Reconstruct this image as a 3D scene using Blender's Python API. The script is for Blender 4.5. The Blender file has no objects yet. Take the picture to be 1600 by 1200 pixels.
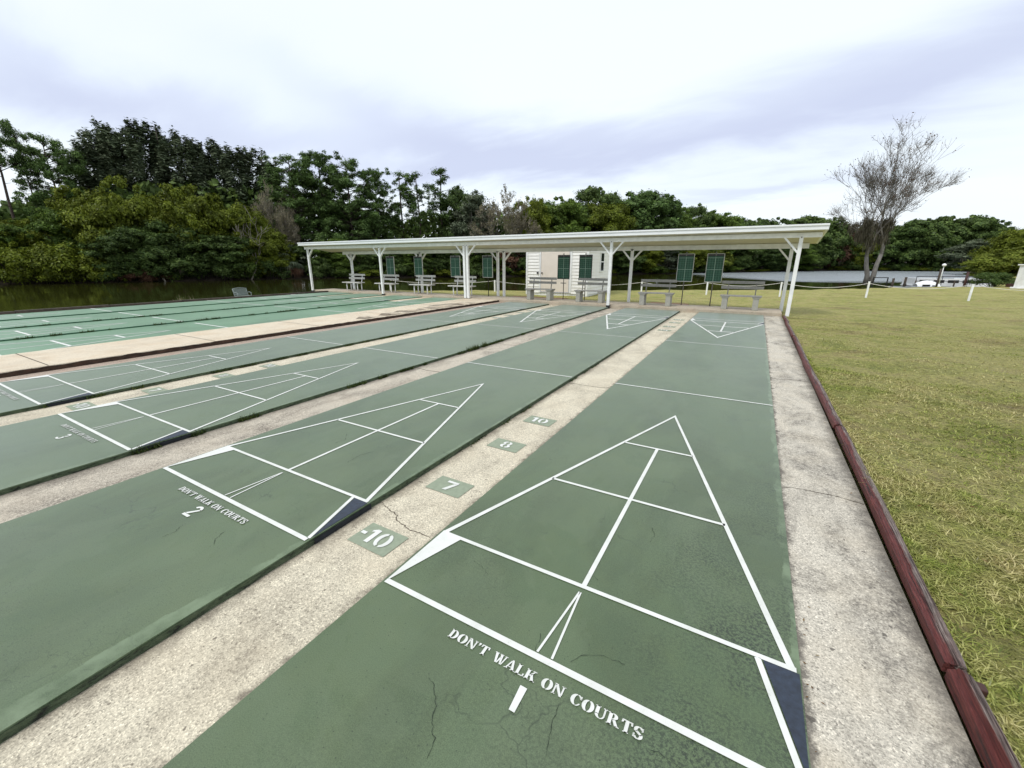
import bpy, math, random
import numpy as np
from mathutils import Vector, Matrix
R = math.radians
S = bpy.context.scene
COL = S.collection
rng = np.random.default_rng(7)
random.seed(7)
FT = .3048
YS = 1.02495
LEN = 39 * FT * YS            # baseline to baseline

# ------------------------------------------------------------------ camera
CAM = np.array([.54366, -1.22014, 1.60039])
YAW, PITCH, FOC = .519535, -.286989, 644.141      # focal length in pixels of the 1600 px wide photo
cy, sy, cp, sp = math.cos(YAW), math.sin(YAW), math.cos(PITCH), math.sin(PITCH)
FWD = np.array([-sy * cp, cy * cp, sp]); RGT = np.array([cy, sy, 0]); UP = np.cross(RGT, FWD)
cam = bpy.data.cameras.new('camera'); camo = bpy.data.objects.new('camera', cam); COL.objects.link(camo)
cam.sensor_width = 36; cam.lens = FOC / 1600 * 36; cam.clip_end = 3000; cam.clip_start = .05
M = Matrix(((RGT[0], UP[0], -FWD[0], CAM[0]), (RGT[1], UP[1], -FWD[1], CAM[1]), (RGT[2], UP[2], -FWD[2], CAM[2]), (0, 0, 0, 1)))
camo.matrix_world = M
S.camera = camo


def ray(px, py): return FWD + (px - 800) / FOC * RGT - (py - 600) / FOC * UP
def onz(px, py, z): d = ray(px, py); return CAM + d * (z - CAM[2]) / d[2]
def atd(px, py, D): d = ray(px, py); return CAM + d * D / math.hypot(d[0], d[1])


# ------------------------------------------------------------------ node helpers
class NT:
    def __init__(s, name):
        s.m = bpy.data.materials.new(name); s.m.use_nodes = True
        s.t = s.m.node_tree; s.t.nodes.clear()
        s.out = s.t.nodes.new('ShaderNodeOutputMaterial')

    def n(s, typ, props=None, **inp):
        nd = s.t.nodes.new('ShaderNode' + typ)
        for k, v in (props or {}).items(): setattr(nd, k, v)
        for k, v in inp.items(): s.set(nd, k, v)
        return nd

    def set(s, nd, k, v):
        k = k.replace('_', ' ')
        sock = nd.inputs[int(k[1:])] if (k[0] == 'i' and k[1:].isdigit()) else nd.inputs[k]
        if hasattr(v, 'bl_idname') and hasattr(v, 'outputs'): v = v.outputs[0]
        if isinstance(v, bpy.types.NodeSocket): s.t.links.new(v, sock)
        elif isinstance(v, (tuple, list)) and len(v) == 3 and sock.type == 'RGBA': sock.default_value = (*v, 1)
        else: sock.default_value = v

    def math(s, op, a, b=0., c=None, clamp=False):
        nd = s.n('Math', dict(operation=op, use_clamp=clamp), i0=a, i1=b)
        if c is not None: s.set(nd, 'i2', c)
        return nd

    def ramp(s, fac, stops, interp='LINEAR'):
        nd = s.n('ValToRGB', Fac=fac); cr = nd.color_ramp; cr.interpolation = interp
        while len(cr.elements) < len(stops): cr.elements.new(.5)
        for e, (p, c) in zip(cr.elements, stops):
            e.position = p
            e.color = (c, c, c, 1) if isinstance(c, (int, float)) else (*c, 1)
        return nd

    def noise(s, vec, scale, detail=3, rough=.55, dist=0.):
        return s.n('TexNoise', Vector=vec, Scale=scale, Detail=float(detail), Roughness=rough, Distortion=dist)

    def mix(s, fac, a, b, blend='MIX'):
        nd = s.n('Mix', dict(data_type='RGBA', blend_type=blend), i0=fac, i6=a, i7=b)
        return nd.outputs[2]

    def coord(s, which='Object', scale=None):
        o = s.n('TexCoord').outputs[which]
        if scale is not None: return s.n('Mapping', Vector=o, Scale=scale).outputs[0]
        return o

    def principled(s, col, rough=.6, bump=None, bstr=.2, bdist=.01, **kw):
        p = s.n('BsdfPrincipled', Base_Color=col, Roughness=rough, **kw)
        if bump is not None:
            b = s.n('Bump', Height=bump, Strength=bstr, Distance=bdist)
            s.t.links.new(b.outputs[0], p.inputs['Normal'])
        s.t.links.new(p.outputs[0], s.out.inputs[0])
        return s.m


def mat_plain(name, col, rough=.6, var=.12, scale=6., bump=.0, metallic=0.):
    t = NT(name); c = t.coord()
    nz = t.noise(c, scale, 5)
    k = t.ramp(nz, [(.3, 1 - var), (.7, 1 + var)])
    colr = t.mix(1., (*col, 1), k.outputs[0], 'MULTIPLY')
    return t.principled(colr, rough, nz if bump else None, bump, Metallic=metallic)


def mat_court(name, base, light, edge, seed, stain_x=None, sheen=.5):
    t = NT(name); c = t.coord()
    c = t.n('Mapping', Vector=c, Location=(seed * 13.7, seed * 5.1, 0)).outputs[0]
    co = t.coord()
    big = t.noise(c, .7, 4, .6); mid = t.noise(c, 5., 4, .65); fine = t.noise(c, 230., 3, .8)
    col = t.mix(t.ramp(big, [(.3, 0.), (.72, 1.)]).outputs[0], (*base, 1), (*light, 1))
    col = t.mix(t.math('MULTIPLY', t.ramp(mid, [(.4, 0.), (.75, 1.)]).outputs[0], .35), col, (base[0] * 1.35, base[1] * 1.15, base[2] * .95, 1))
    # long streaks along the travel of the discs
    st = t.noise(t.n('Mapping', Vector=c, Scale=(2.2, .5, 1)).outputs[0], 2.4, 4, .6)
    col = t.mix(t.math('MULTIPLY', t.ramp(st, [(.55, 0.), (.8, 1.)]).outputs[0], .3), col, (light[0] * 1.15, light[1] * 1.1, light[2] * 1.15, 1))
    damp = t.ramp(t.noise(t.n('Mapping', Vector=c, Location=(3.3, 1.7, 0), Scale=(1.3, .45, 1)).outputs[0], 1.5, 5, .62, .8), [(.38, .86), (.52, 1.), (.64, 1.0), (.76, 1.12)])
    col = t.mix(1., col, damp.outputs[0], 'MULTIPLY')
    scuff = t.ramp(t.noise(t.n('Mapping', Vector=c, Scale=(14., .7, 1)).outputs[0], 3., 4, .7), [(.64, 0.), (.8, .28)])
    col = t.mix(scuff.outputs[0], col, (light[0] * 1.5, light[1] * 1.35, light[2] * 1.5, 1))
    col = t.mix(1., col, t.ramp(fine, [(.3, .5), (.5, 1.), (.72, 1.38)]).outputs[0], 'MULTIPLY')
    pt1 = t.ramp(t.noise(t.n('Mapping', Vector=c, Location=(7.7, 2.9, 0), Scale=(1., .7, 1)).outputs[0], 1.3, 5, .68, .5), [(.50, 0.), (.53, .16), (.60, .16), (.63, .24)])
    col = t.mix(pt1.outputs[0], col, (light[0] * 1.25, light[1] * 1.15, light[2] * 1.25, 1))
    vs = t.n('TexVoronoi', Vector=c, Scale=60.)
    spk = t.math('MULTIPLY', t.ramp(vs.outputs[0], [(.10, 1.), (.2, 0.)]).outputs[0], t.ramp(t.n('SeparateColor', Color=vs.outputs[1]).outputs[1], [(.80, 0.), (.86, .75)]).outputs[0])
    col = t.mix(spk, col, (.02, .03, .02, 1))
    # mildew speckle
    sp_ = t.noise(c, 75., 4, .8)
    msk = t.ramp(t.noise(c, 1.1, 3, .6), [(.45, 0.), (.68, 1.)])
    if stain_x is not None:
        xx = t.n('SeparateXYZ', Vector=co)
        g = t.n('MapRange', Value=xx.outputs[0], From_Min=stain_x[0], From_Max=stain_x[1])
        gy = t.n('MapRange', Value=xx.outputs[1], From_Min=3.2, From_Max=.6)
        mk = t.math('MULTIPLY', t.math('MULTIPLY', g, gy), 1.4)
        msk = t.math('ADD', t.math('MULTIPLY', msk, .4), t.math('MULTIPLY', mk, t.ramp(t.noise(c, 3., 3), [(.35, .1), (.65, 1.)]).outputs[0]), clamp=True)
        sped = t.math('MULTIPLY', t.ramp(sp_, [(.46, 0.), (.56, 1.)]).outputs[0], msk)
    else:
        sped = t.math('MULTIPLY', t.ramp(sp_, [(.55, 0.), (.68, 1.)]).outputs[0], msk)
    col = t.mix(t.math('MULTIPLY', sped, .85), col, (.018, .026, .018, 1))
    # hairline cracks
    dv = t.n('VectorMath', dict(operation='ADD'), i0=c, i1=t.n('VectorMath', dict(operation='SCALE'), i0=t.noise(c, 4., 3).outputs[1], Scale=.35).outputs[0])
    vo = t.n('TexVoronoi', dict(feature='DISTANCE_TO_EDGE'), Vector=dv.outputs[0], Scale=1.7)
    ck = t.ramp(vo.outputs[0], [(.0, 1.), (.006, 0.)])
    ckm = t.ramp(t.noise(c, 1.6, 2), [(.5, 0.), (.62, 1.)])
    crack = t.math('MULTIPLY', ck, ckm)
    vo2 = t.n('TexVoronoi', dict(feature='DISTANCE_TO_EDGE'), Vector=dv.outputs[0], Scale=9.)
    ck2 = t.math('MULTIPLY', t.ramp(vo2.outputs[0], [(.0, .8), (.02, 0.)]).outputs[0], t.ramp(t.noise(c, 2.1, 3), [(.56, 0.), (.66, 1.)]).outputs[0])
    crack = t.math('MAXIMUM', crack, ck2)
    col = t.mix(t.math('MULTIPLY', crack, .55), col, (.016, .024, .016, 1))
    # worn paler paint along the right-hand edge
    xs = t.n('SeparateXYZ', Vector=co).outputs[0]
    en = t.math('ADD', xs, t.math('MULTIPLY', t.math('SUBTRACT', t.noise(t.n('Mapping', Vector=c, Scale=(3, 1, 1)).outputs[0], 3.5, 5, .7), .5), .13))
    yy_ = t.n('SeparateXYZ', Vector=co).outputs[1]
    en = t.math('ADD', en, t.math('MULTIPLY', t.math('MINIMUM', t.math('MAXIMUM', t.math('MULTIPLY', yy_, -1.), 0.), 1.), .075))
    em = t.n('MapRange', Value=en, From_Min=.893, From_Max=.905)
    col = t.mix(t.math('MULTIPLY', em, t.ramp(mid, [(.4, .0), (.62, .8)]).outputs[0]), col, (*edge, 1))
    h = t.math('SUBTRACT', t.math('MULTIPLY', fine, .5), crack)
    rough = t.ramp(big, [(.3, .32), (.7, .46)])
    return t.principled(col, rough, h, .10, .003, Sheen_Weight=sheen, Sheen_Roughness=.3, Sheen_Tint=(.92, 1., .96, 1))


def mat_concrete(name, base, dark, stain=.5, seed=0, warm=(.5, .36, .22), smooth=False, edge=()):
    t = NT(name); c = t.coord(); xw = t.n('SeparateXYZ', Vector=c).outputs[0]
    c = t.n('Mapping', Vector=c, Location=(seed * 3.7, seed * 9.1, 0)).outputs[0]
    vo = t.n('TexVoronoi', Vector=c, Scale=165.)
    fine = t.noise(c, 120., 3, .8)
    agg = t.ramp(t.n('SeparateColor', Color=vo.outputs[1]).outputs[0], [(0., .28), (.22, .8), (.7, 1.08), (.9, 1.3), (1., 1.7)])
    col = t.mix(.62 if not smooth else .15, (*base, 1), t.mix(1., (*base, 1), agg.outputs[0], 'MULTIPLY'))
    col = t.mix(1., col, t.ramp(fine, [(.3, .62), (.7, 1.3)]).outputs[0], 'MULTIPLY')
    wm = t.ramp(t.noise(c, 2.2, 4, .6), [(.45, 0.), (.75, .45)])
    col = t.mix(wm.outputs[0], col, (*warm, 1))
    # pits
    pit = t.ramp(t.noise(c, 28., 2, .6), [(.68, 0.), (.74, .8)])
    col = t.mix(pit.outputs[0], col, (*dark, 1))
    # mildew
    m1 = t.noise(t.n('Mapping', Vector=c, Scale=(1., .55, 1)).outputs[0], 2.6, 6, .72, .6)
    m2 = t.noise(c, 45., 4, .8)
    ms = t.math('MULTIPLY', t.ramp(m1, [(.44, 0.), (.64, 1.)]).outputs[0], t.ramp(m2, [(.36, 0.), (.6, 1.)]).outputs[0])
    col = t.mix(t.math('MULTIPLY', ms, stain), col, (*dark, 1))
    for ex, wd in edge:       # dirt washed into the foot of the neighbouring slab or timber
        xe = t.math('ADD', xw, t.math('MULTIPLY', t.math('SUBTRACT', t.noise(c, 9., 5, .75), .5), .22 * (1 if wd > 0 else -1)))
        em = t.n('MapRange', Value=xe, From_Min=ex + wd, From_Max=ex)
        col = t.mix(t.math('MULTIPLY', em, .75), col, (*dark, 1))
    return t.principled(col, .8, t.math('ADD', vo.outputs[0], fine), .5 if not smooth else .15, .004)


def mat_grass_ground():
    t = NT('lawn_soil_and_thatch'); c = t.coord()
    n1 = t.noise(c, .35, 4, .6); n2 = t.noise(c, 1.6, 5, .65); n3 = t.noise(c, 14., 4, .75); n4 = t.noise(c, 90., 3, .8)
    col = t.ramp(n2, [(.28, (.16, .185, .035)), (.45, (.29, .30, .065)), (.58, (.38, .34, .115)), (.75, (.24, .17, .08))])
    col = t.mix(t.ramp(n1, [(.42, 0.), (.62, .6)]).outputs[0], col, (.42, .38, .13, 1))
    br = t.ramp(t.noise(t.n('Mapping', Vector=c, Location=(5, 2, 0), Scale=(.6, 1.2, 1)).outputs[0], .8, 5, .65), [(.56, 0.), (.7, .75)])
    col = t.mix(br.outputs[0], col, (.19, .125, .055, 1))
    sand = t.ramp(t.noise(t.n('Mapping', Vector=c, Location=(1, 8, 0)).outputs[0], 1.1, 5, .7), [(.66, 0.), (.74, .7)])
    col = t.mix(sand.outputs[0], col, (.42, .36, .24, 1))
    col = t.mix(1., col, t.ramp(n3, [(.3, .6), (.7, 1.4)]).outputs[0], 'MULTIPLY')
    col = t.mix(1., col, t.ramp(n4, [(.3, .4), (.7, 1.55)]).outputs[0], 'MULTIPLY')
    # broad mowing bands
    return t.principled(col, .9, t.math('ADD', n4, n3), 1., .04)


def mat_leaf(name, c1, c2, c3, transl=.25, bright=1.):
    t = NT(name)
    g = t.n('NewGeometry')
    oi = t.n('ObjectInfo')
    k = t.math('ADD', t.math('MULTIPLY', g.outputs['Random Per Island'], .75), t.math('MULTIPLY', oi.outputs['Random'], .25))
    col = t.ramp(k, [(.05, c1), (.5, c2), (.95, c3)])
    big = t.noise(g.outputs['Position'], .35, 2)
    col = t.mix(1., col.outputs[0], t.ramp(big, [(.35, .75), (.65, 1.3)]).outputs[0], 'MULTIPLY')
    d = t.n('BsdfDiffuse', Color=col); tr = t.n('BsdfTranslucent', Color=col)
    gl = t.n('BsdfGlossy', Color=(1, 1, 1, 1), Roughness=.45)
    mx = t.n('MixShader', i0=transl, i1=d, i2=tr); mx2 = t.n('MixShader', i0=.012, i1=mx, i2=gl)
    t.t.links.new(mx2.outputs[0], t.out.inputs[0])
    return t.m


def mat_bark(name, c1, c2):
    t = NT(name); c = t.coord(scale=(1, 1, .25))
    n = t.noise(c, 6., 5, .7)
    return t.principled(t.ramp(n, [(.3, c1), (.7, c2)]), .9, n, .6, .03)


# ------------------------------------------------------------------ mesh helpers
class MB:
    def __init__(s): s.v = []; s.f = []; s.sm = []

    def add(s, vs, fs, smooth=False):
        o = len(s.v); s.v += [tuple(map(float, p)) for p in vs]
        s.f += [tuple(i + o for i in f) for f in fs]; s.sm += [smooth] * len(fs)
        return s

    def box(s, x0, x1, y0, y1, z0, z1):
        return s.add([(x0, y0, z0), (x1, y0, z0), (x1, y1, z0), (x0, y1, z0), (x0, y0, z1), (x1, y0, z1), (x1, y1, z1), (x0, y1, z1)],
                     [(3, 2, 1, 0), (4, 5, 6, 7), (0, 1, 5, 4), (1, 2, 6, 5), (2, 3, 7, 6), (3, 0, 4, 7)])

    def beam(s, p0, p1, w, h, up=(0, 0, 1)):
        p0 = Vector(p0); p1 = Vector(p1); d = (p1 - p0).normalized(); u = Vector(up)
        if abs(d.dot(u)) > .98: u = Vector((0, 1, 0))
        r = d.cross(u).normalized(); u = r.cross(d)
        vs = [p + r * a * w / 2 + u * b * h / 2 for p in (p0, p1) for a, b in ((-1, -1), (1, -1), (1, 1), (-1, 1))]
        return s.add(vs, [(0, 1, 2, 3), (7, 6, 5, 4), (0, 4, 5, 1), (1, 5, 6, 2), (2, 6, 7, 3), (3, 7, 4, 0)])

    def tube(s, pts, rad, n=6, cap=True):
        pts = [Vector(p) for p in pts]
        if not isinstance(rad, (list, tuple)): rad = [rad] * len(pts)
        vs = []; fs = []; u = None
        for i, p in enumerate(pts):
            d = (pts[min(i + 1, len(pts) - 1)] - pts[max(i - 1, 0)]).normalized()
            if u is None: u = d.orthogonal().normalized()
            u = (u - d * u.dot(d))
            u = u.normalized() if u.length > 1e-5 else d.orthogonal().normalized()
            w = d.cross(u)
            vs += [p + (u * math.cos(a) + w * math.sin(a)) * rad[i] for a in [k * 2 * math.pi / n for k in range(n)]]
        for i in range(len(pts) - 1):
            for k in range(n):
                a = i * n + k; b = i * n + (k + 1) % n
                fs.append((a, b, b + n, a + n))
        if cap: fs += [tuple(range(n - 1, -1, -1)), tuple(range((len(pts) - 1) * n, len(pts) * n))]
        return s.add(vs, fs, True)

    def poly(s, pts, z):
        a = sum(pts[i][0] * pts[(i + 1) % len(pts)][1] - pts[(i + 1) % len(pts)][0] * pts[i][1] for i in range(len(pts)))
        if a < 0: pts = pts[::-1]
        return s.add([(p[0], p[1], z) for p in pts], [tuple(range(len(pts)))])

    def ribbon(s, pts, ws, z):
        n = len(pts)
        if not isinstance(ws, (list, tuple)): ws = [ws] * n
        L = []; Rr = []
        for i in range(n):
            a = np.array(pts[max(i - 1, 0)]); b = np.array(pts[min(i + 1, n - 1)]); d = (b - a) / (np.linalg.norm(b - a) + 1e-9)
            nn = np.array([-d[1], d[0]]); p = np.array(pts[i])
            L.append(p + nn * ws[i] / 2); Rr.append(p - nn * ws[i] / 2)
        for i in range(n - 1): s.poly([tuple(Rr[i]), tuple(Rr[i + 1]), tuple(L[i + 1]), tuple(L[i])], z)
        return s

    def crack(s, pts, w, z):
        P = [np.array(p, float) for p in pts]; out = [P[0]]
        for a, b in zip(P[:-1], P[1:]):
            n = max(2, int(np.linalg.norm(b - a) / .012)); nn = np.array([-(b - a)[1], (b - a)[0]])
            for i in range(1, n + 1): out.append(a + (b - a) * i / n + (nn / np.linalg.norm(nn) * random.gauss(0, .003) if i < n else 0))
        return s.ribbon([tuple(p) for p in out], [w * random.uniform(.3, 1.5) for _ in out], z)

    def build(s, name, mat, parent=None, loc=None, bevel=0, smooth=None):
        me = bpy.data.meshes.new(name); me.from_pydata(s.v, [], s.f)
        if any(s.sm): me.polygons.foreach_set('use_smooth', s.sm)
        me.materials.append(mat); me.update()
        o = bpy.data.objects.new(name, me); COL.objects.link(o)
        if parent is not None: o.parent = parent
        if loc is not None: o.location = loc
        if bevel:
            b = o.modifiers.new('edge', 'BEVEL'); b.width = bevel; b.segments = 2; b.limit_method = 'ANGLE'
        return o


def np_obj(name, V, F, mat, parent=None, smooth=False):
    me = bpy.data.meshes.new(name)
    V = np.asarray(V, dtype=np.float32); F = np.asarray(F, dtype=np.int32); k = F.shape[1]
    me.vertices.add(len(V)); me.vertices.foreach_set('co', V.ravel())
    me.loops.add(F.size); me.loops.foreach_set('vertex_index', F.ravel())
    me.polygons.add(len(F)); me.polygons.foreach_set('loop_start', np.arange(len(F), dtype=np.int32) * k)
    if smooth: me.polygons.foreach_set('use_smooth', [True] * len(F))
    me.materials.append(mat); me.update(calc_edges=True); me.validate()
    o = bpy.data.objects.new(name, me); COL.objects.link(o)
    if parent is not None: o.parent = parent
    return o


def empty(name, loc=(0, 0, 0), rz=0., scale=None):
    o = bpy.data.objects.new(name, None); COL.objects.link(o); o.location = loc; o.rotation_euler = (0, 0, rz)
    o.empty_display_size = .2
    if scale: o.scale = scale
    return o


def tag(o, label=None, cat=None, group=None, kind=None):
    if label: o['label'] = label
    if cat: o['category'] = cat
    if group: o['group'] = group
    if kind: o['kind'] = kind
    return o


def copy_tree(o, parent=None):
    c = o.copy(); COL.objects.link(c)
    if parent is not None: c.parent = parent
    for ch in list(o.children): copy_tree(ch, c)
    return c


ORD = ['first', 'second', 'third', 'fourth', 'fifth', 'sixth', 'seventh', 'eighth', 'ninth', 'tenth', 'eleventh', 'twelfth', 'thirteenth', 'fourteenth', 'fifteenth', 'sixteenth']

# ------------------------------------------------------------------ materials
m_court = [mat_court('green_court_paint_%d' % i, (.069, .107, .051), (.104, .145, .079), (.16, .215, .13), i, (.1, .8) if i == 0 else None) for i in range(4)]
m_mint = [mat_court('mint_court_paint_%d' % i, (.078, .195, .092), (.115, .25, .132), (.14, .28, .19), i + 5, sheen=.24) for i in range(4)]
CX_34 = -7.440 + .93
m_strip = mat_concrete('pebbled_concrete', (.60, .545, .425), (.11, .09, .068), .55, 1, (.46, .39, .28), edge=((-1.56, .10), (-.95, -.05)))
m_strip_worn = mat_concrete('worn_pebbled_concrete', (.60, .545, .425), (.13, .105, .08), .6, 9, (.46, .39, .28), edge=((CX_34, .07),))
m_strip_dirty = mat_concrete('stained_pebbled_concrete', (.49, .44, .36), (.095, .08, .065), .95, 2, (.42, .35, .27), edge=((-4.046, .16), (-3.43, -.08)))
m_strip_right = mat_concrete('mildewed_concrete', (.52, .48, .405), (.075, .066, .056), .9, 3, (.48, .41, .30), edge=((.93, .03), (1.425, -.10)))
m_strip_pink = mat_concrete('pinkish_concrete', (.4, .32, .26), (.1, .07, .055), .6, 4, (.4, .25, .17))
m_walk = mat_concrete('pale_walk_concrete', (.62, .54, .42), (.2, .15, .1), .3, 5, smooth=True)
m_platform = mat_concrete('platform_concrete', (.46, .4, .31), (.15, .11, .08), .5, 6, (.45, .32, .24), smooth=True)
def mat_line():
    t = NT('white_line_paint'); c = t.coord()
    a = t.noise(c, 55., 5, .8); b = t.noise(c, 7., 4, .6)
    wear = t.math('MULTIPLY', t.ramp(a, [(.60, 0.), (.70, 1.)]).outputs[0], t.ramp(b, [(.42, .0), (.62, .8)]).outputs[0])
    base = t.mix(t.ramp(b, [(.35, 0.), (.7, 1.)]).outputs[0], (.68, .69, .67, 1), (.57, .585, .55, 1))
    return t.principled(t.mix(wear, base, (.26, .31, .23, 1)), .6, a, .15, .002)


m_line = mat_line()
m_black = mat_plain('navy_black_paint', (.017, .026, .045), .45, .35, 40, .2)
m_patch = mat_plain('faded_green_stencil_patch', (.235, .275, .20), .75, .10, 30)
m_crack = mat_plain('crack_dark', (.07, .055, .04), .95, .3, 60)
m_crackg = mat_plain('crack_green_dark', (.017, .026, .018), .95, .3, 60)


def mat_edge(name, dark, moss, scale=14.):
    t = NT(name); c = t.coord(scale=(1, 1, 3))
    n = t.noise(c, scale, 5, .75)
    return t.principled(t.ramp(n, [(.35, dark), (.5, moss), (.68, (moss[0] * 1.7, moss[1] * 1.5, moss[2] * 1.6))]), .95, n, .8, .02)


m_side = mat_edge('mossy_slab_side', (.012, .014, .01), (.06, .085, .045))
m_side_black = mat_edge('black_painted_slab_side', (.008, .009, .01), (.014, .018, .022))
m_side_mint = mat_edge('mint_slab_side', (.02, .065, .04), (.04, .11, .065))
m_brown = mat_edge('brown_stained_riser', (.018, .011, .008), (.045, .026, .016), 9)
m_weed = mat_leaf('edge_weeds', (.02, .035, .01), (.05, .08, .02), (.09, .1, .03))
m_white = mat_plain('white_painted_wood', (.80, .81, .81), .5, .10, 5, .05)
m_ceiling = mat_plain('cream_pan_ceiling', (.66, .62, .50), .5, .05, 3)
m_roofmetal = mat_plain('white_roof_metal', (.80, .82, .84), .35, .04, 2)
m_boot = mat_plain('black_rubber_boot', (.01, .01, .011), .6, .2, 20)
m_siding = mat_plain('white_vinyl_siding', (.84, .83, .80), .5, .03, 3)
m_door = mat_plain('beige_door_paint', (.74, .67, .60), .5, .05, 2)
m_trimgrey = mat_plain('grey_trim', (.40, .41, .46), .5, .05, 4)
m_dark = mat_plain('black_metal', (.012, .012, .013), .4, .1, 10)
m_grey = mat_plain('grey_pole_metal', (.17, .165, .15), .5, .15, 15, metallic=.3)
m_concbench = mat_concrete('bench_concrete', (.36, .36, .32), (.15, .15, .13), .4, 7, (.36, .34, .28), smooth=True)
m_plank = mat_plain('weathered_grey_plank', (.27, .265, .25), .8, .2, 18, .2)
m_plankl = mat_plain('pale_grey_plank', (.52, .51, .49), .7, .12, 18, .2)
m_scoreg = mat_plain('dark_green_scoreboard', (.006, .062, .032), .45, .12, 5)
m_grid = mat_plain('scoreboard_grid_paint', (.07, .2, .14), .6, .1, 20)
m_gridb = mat_plain('scoreboard_main_line_paint', (.25, .38, .31), .6, .1, 20)
m_frame = mat_plain('galvanised_edge', (.5, .5, .47), .45, .1, 10, metallic=.2)
m_glass = NT('dark_window_glass'); m_glass = m_glass.principled((.02, .022, .025), .08)
m_rope = mat_plain('white_rope', (.72, .70, .64), .8, .1, 30)
m_rust = mat_plain('red_brown_paint', (.05, .016, .012), .6, .3, 9)
m_brick = mat_plain('reddish_pavers', (.30, .15, .10), .9, .3, 25, .4)
m_soil = mat_plain('dark_bank_soil', (.045, .03, .018), .95, .5, 1.5, .5)
m_ground = mat_plain('distant_ground', (.05, .055, .025), .95, .3, .2)
m_lawn = mat_grass_ground()
m_bench_al = mat_plain('grey_green_metal', (.22, .26, .25), .5, .15, 12, metallic=.2)
m_boatw = mat_plain('white_gelcoat', (.82, .83, .84), .25, .03, 3)
m_bluegrey = mat_plain('grey_canvas', (.35, .37, .40), .7, .1, 8)


def mat_timber():
    t = NT('dark_red_timber_paint'); c = t.coord()
    cs = t.n('Mapping', Vector=c, Scale=(34., .8, 34.)).outputs[0]
    n = t.noise(cs, 1.5, 7, .72, .4); n2 = t.noise(t.n('Mapping', Vector=c, Scale=(5, 1.2, 5)).outputs[0], 2.2, 5, .65)
    fine = t.noise(t.n('Mapping', Vector=c, Scale=(90., 3., 90.)).outputs[0], 2., 4, .7)
    x = t.n('SeparateXYZ', Vector=c).outputs[0]
    # paint has worn off the lawn side of each timber and along the arris
    xn = t.math('ADD', x, t.math('MULTIPLY', t.math('SUBTRACT', n2, .5), .075))
    w = t.n('MapRange', Value=xn, From_Min=-.004, From_Max=.008)
    w2 = t.n('MapRange', Value=t.math('ADD', x, t.math('MULTIPLY', t.math('SUBTRACT', n2, .5), .03)), From_Min=-.048, From_Max=-.052)
    k = t.math('MULTIPLY', t.math('MAXIMUM', w, t.math('MULTIPLY', w2, .8)), t.ramp(n, [(.32, .1), (.5, 1.)]).outputs[0], clamp=True)
    red = t.ramp(fine, [(.28, (.015, .004, .004)), (.5, (.092, .014, .011)), (.75, (.19, .045, .036))])
    wood = t.ramp(fine, [(.3, (.03, .02, .017)), (.5, (.15, .115, .10)), (.72, (.36, .31, .28))])
    col = t.mix(k, red.outputs[0], wood.outputs[0])
    split = t.ramp(n, [(.37, 1.), (.43, 0.)])
    col = t.mix(t.math('MULTIPLY', split, .85), col, (.012, .006, .005, 1))
    return t.principled(col, .58, t.math('ADD', t.math('MULTIPLY', fine, .5), t.math('SUBTRACT', n, t.math('MULTIPLY', split, .6))), .9, .012)


m_timber = mat_timber()
m_kerb = mat_plain('weathered_kerb_timber', (.06, .047, .038), .9, .4, 6, .4)

# ------------------------------------------------------------------ shuffleboard courts
CX = [0., -2.490, -4.976, -7.440, -11.545, -14.10, -16.56, -18.94]
HW = .93
Y0C, Y1C = -2.2, 14.1
BW = .9144
y7, y8, y10, yA = 1.5 * FT * YS, 4.5 * FT * YS, 7.5 * FT * YS, 10.5 * FT * YS


def court_lines(mb, rev, lw=.021):
    def q(*pts, z=.004):
        mb.poly([(x, LEN - y) if rev else (x, y) for x, y in pts], z)

    def seg(a, b, w):
        a = np.array(a); b = np.array(b); d = (b - a) / np.linalg.norm(b - a); n = np.array([-d[1], d[0]]) * w / 2
        q(tuple(a + n), tuple(b + n), tuple(b - n), tuple(a - n))
    h = lw / 2
    q((-BW, -max(.0145, h * .9)), (BW, -max(.0145, h * .9)), (BW, max(.0145, h * .9)), (-BW, max(.0145, h * .9)))
    q((-BW, y7 - h), (BW, y7 - h), (BW, y7 + h), (-BW, y7 + h))
    for yy, w in ((y8, 2 * FT * 1.0), (y10, 1 * FT)):
        q((-w + .012, yy - h), (w - .012, yy - h), (w - .012, yy + h), (-w + .012, yy + h))
    s = BW - .004
    # sides of the triangle, mitred at the apex
    k = s / (yA - y7); wx = .5 * (.022 if lw < .03 else .04) * math.sqrt(1 + k * k)
    q((-s - wx + .012, y7 + h), (-s + wx + .02, y7 + h), (0, yA - wx / k), (0, yA + wx / k))
    q((s - wx - .02, y7 + h), (s + wx - .012, y7 + h), (0, yA + wx / k), (0, yA - wx / k))
    for a, b in ((y7 + h, y8 - h), (y8 + h, y10 - h)): cw = .0125 if lw < .03 else .02; q((-cw, a), (cw, a), (cw, b), (-cw, b))
    if not rev:
        seg((-.004, .425), (-.041, .02), .0105); seg((.002, .425), (.027, .02), .0105)
    q((-BW, .013), (-BW, y7 - h), (-.772, y7 - h), (-.905, .013))
    seg((.776, y7 - h), (.912, .013), .024)


# --- stencil capitals (unit height), each a list of polygons
def arc(cx, cy, ro, ri, a0, a1, n=14):
    A = [R(a0 + (a1 - a0) * i / n) for i in range(n + 1)]
    o = [(cx + ro[0] * math.cos(a), cy + ro[1] * math.sin(a)) for a in A]
    i_ = [(cx + ri[0] * math.cos(a), cy + ri[1] * math.sin(a)) for a in A]
    return [[o[k], o[k + 1], i_[k + 1], i_[k]] for k in range(n)]


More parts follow.
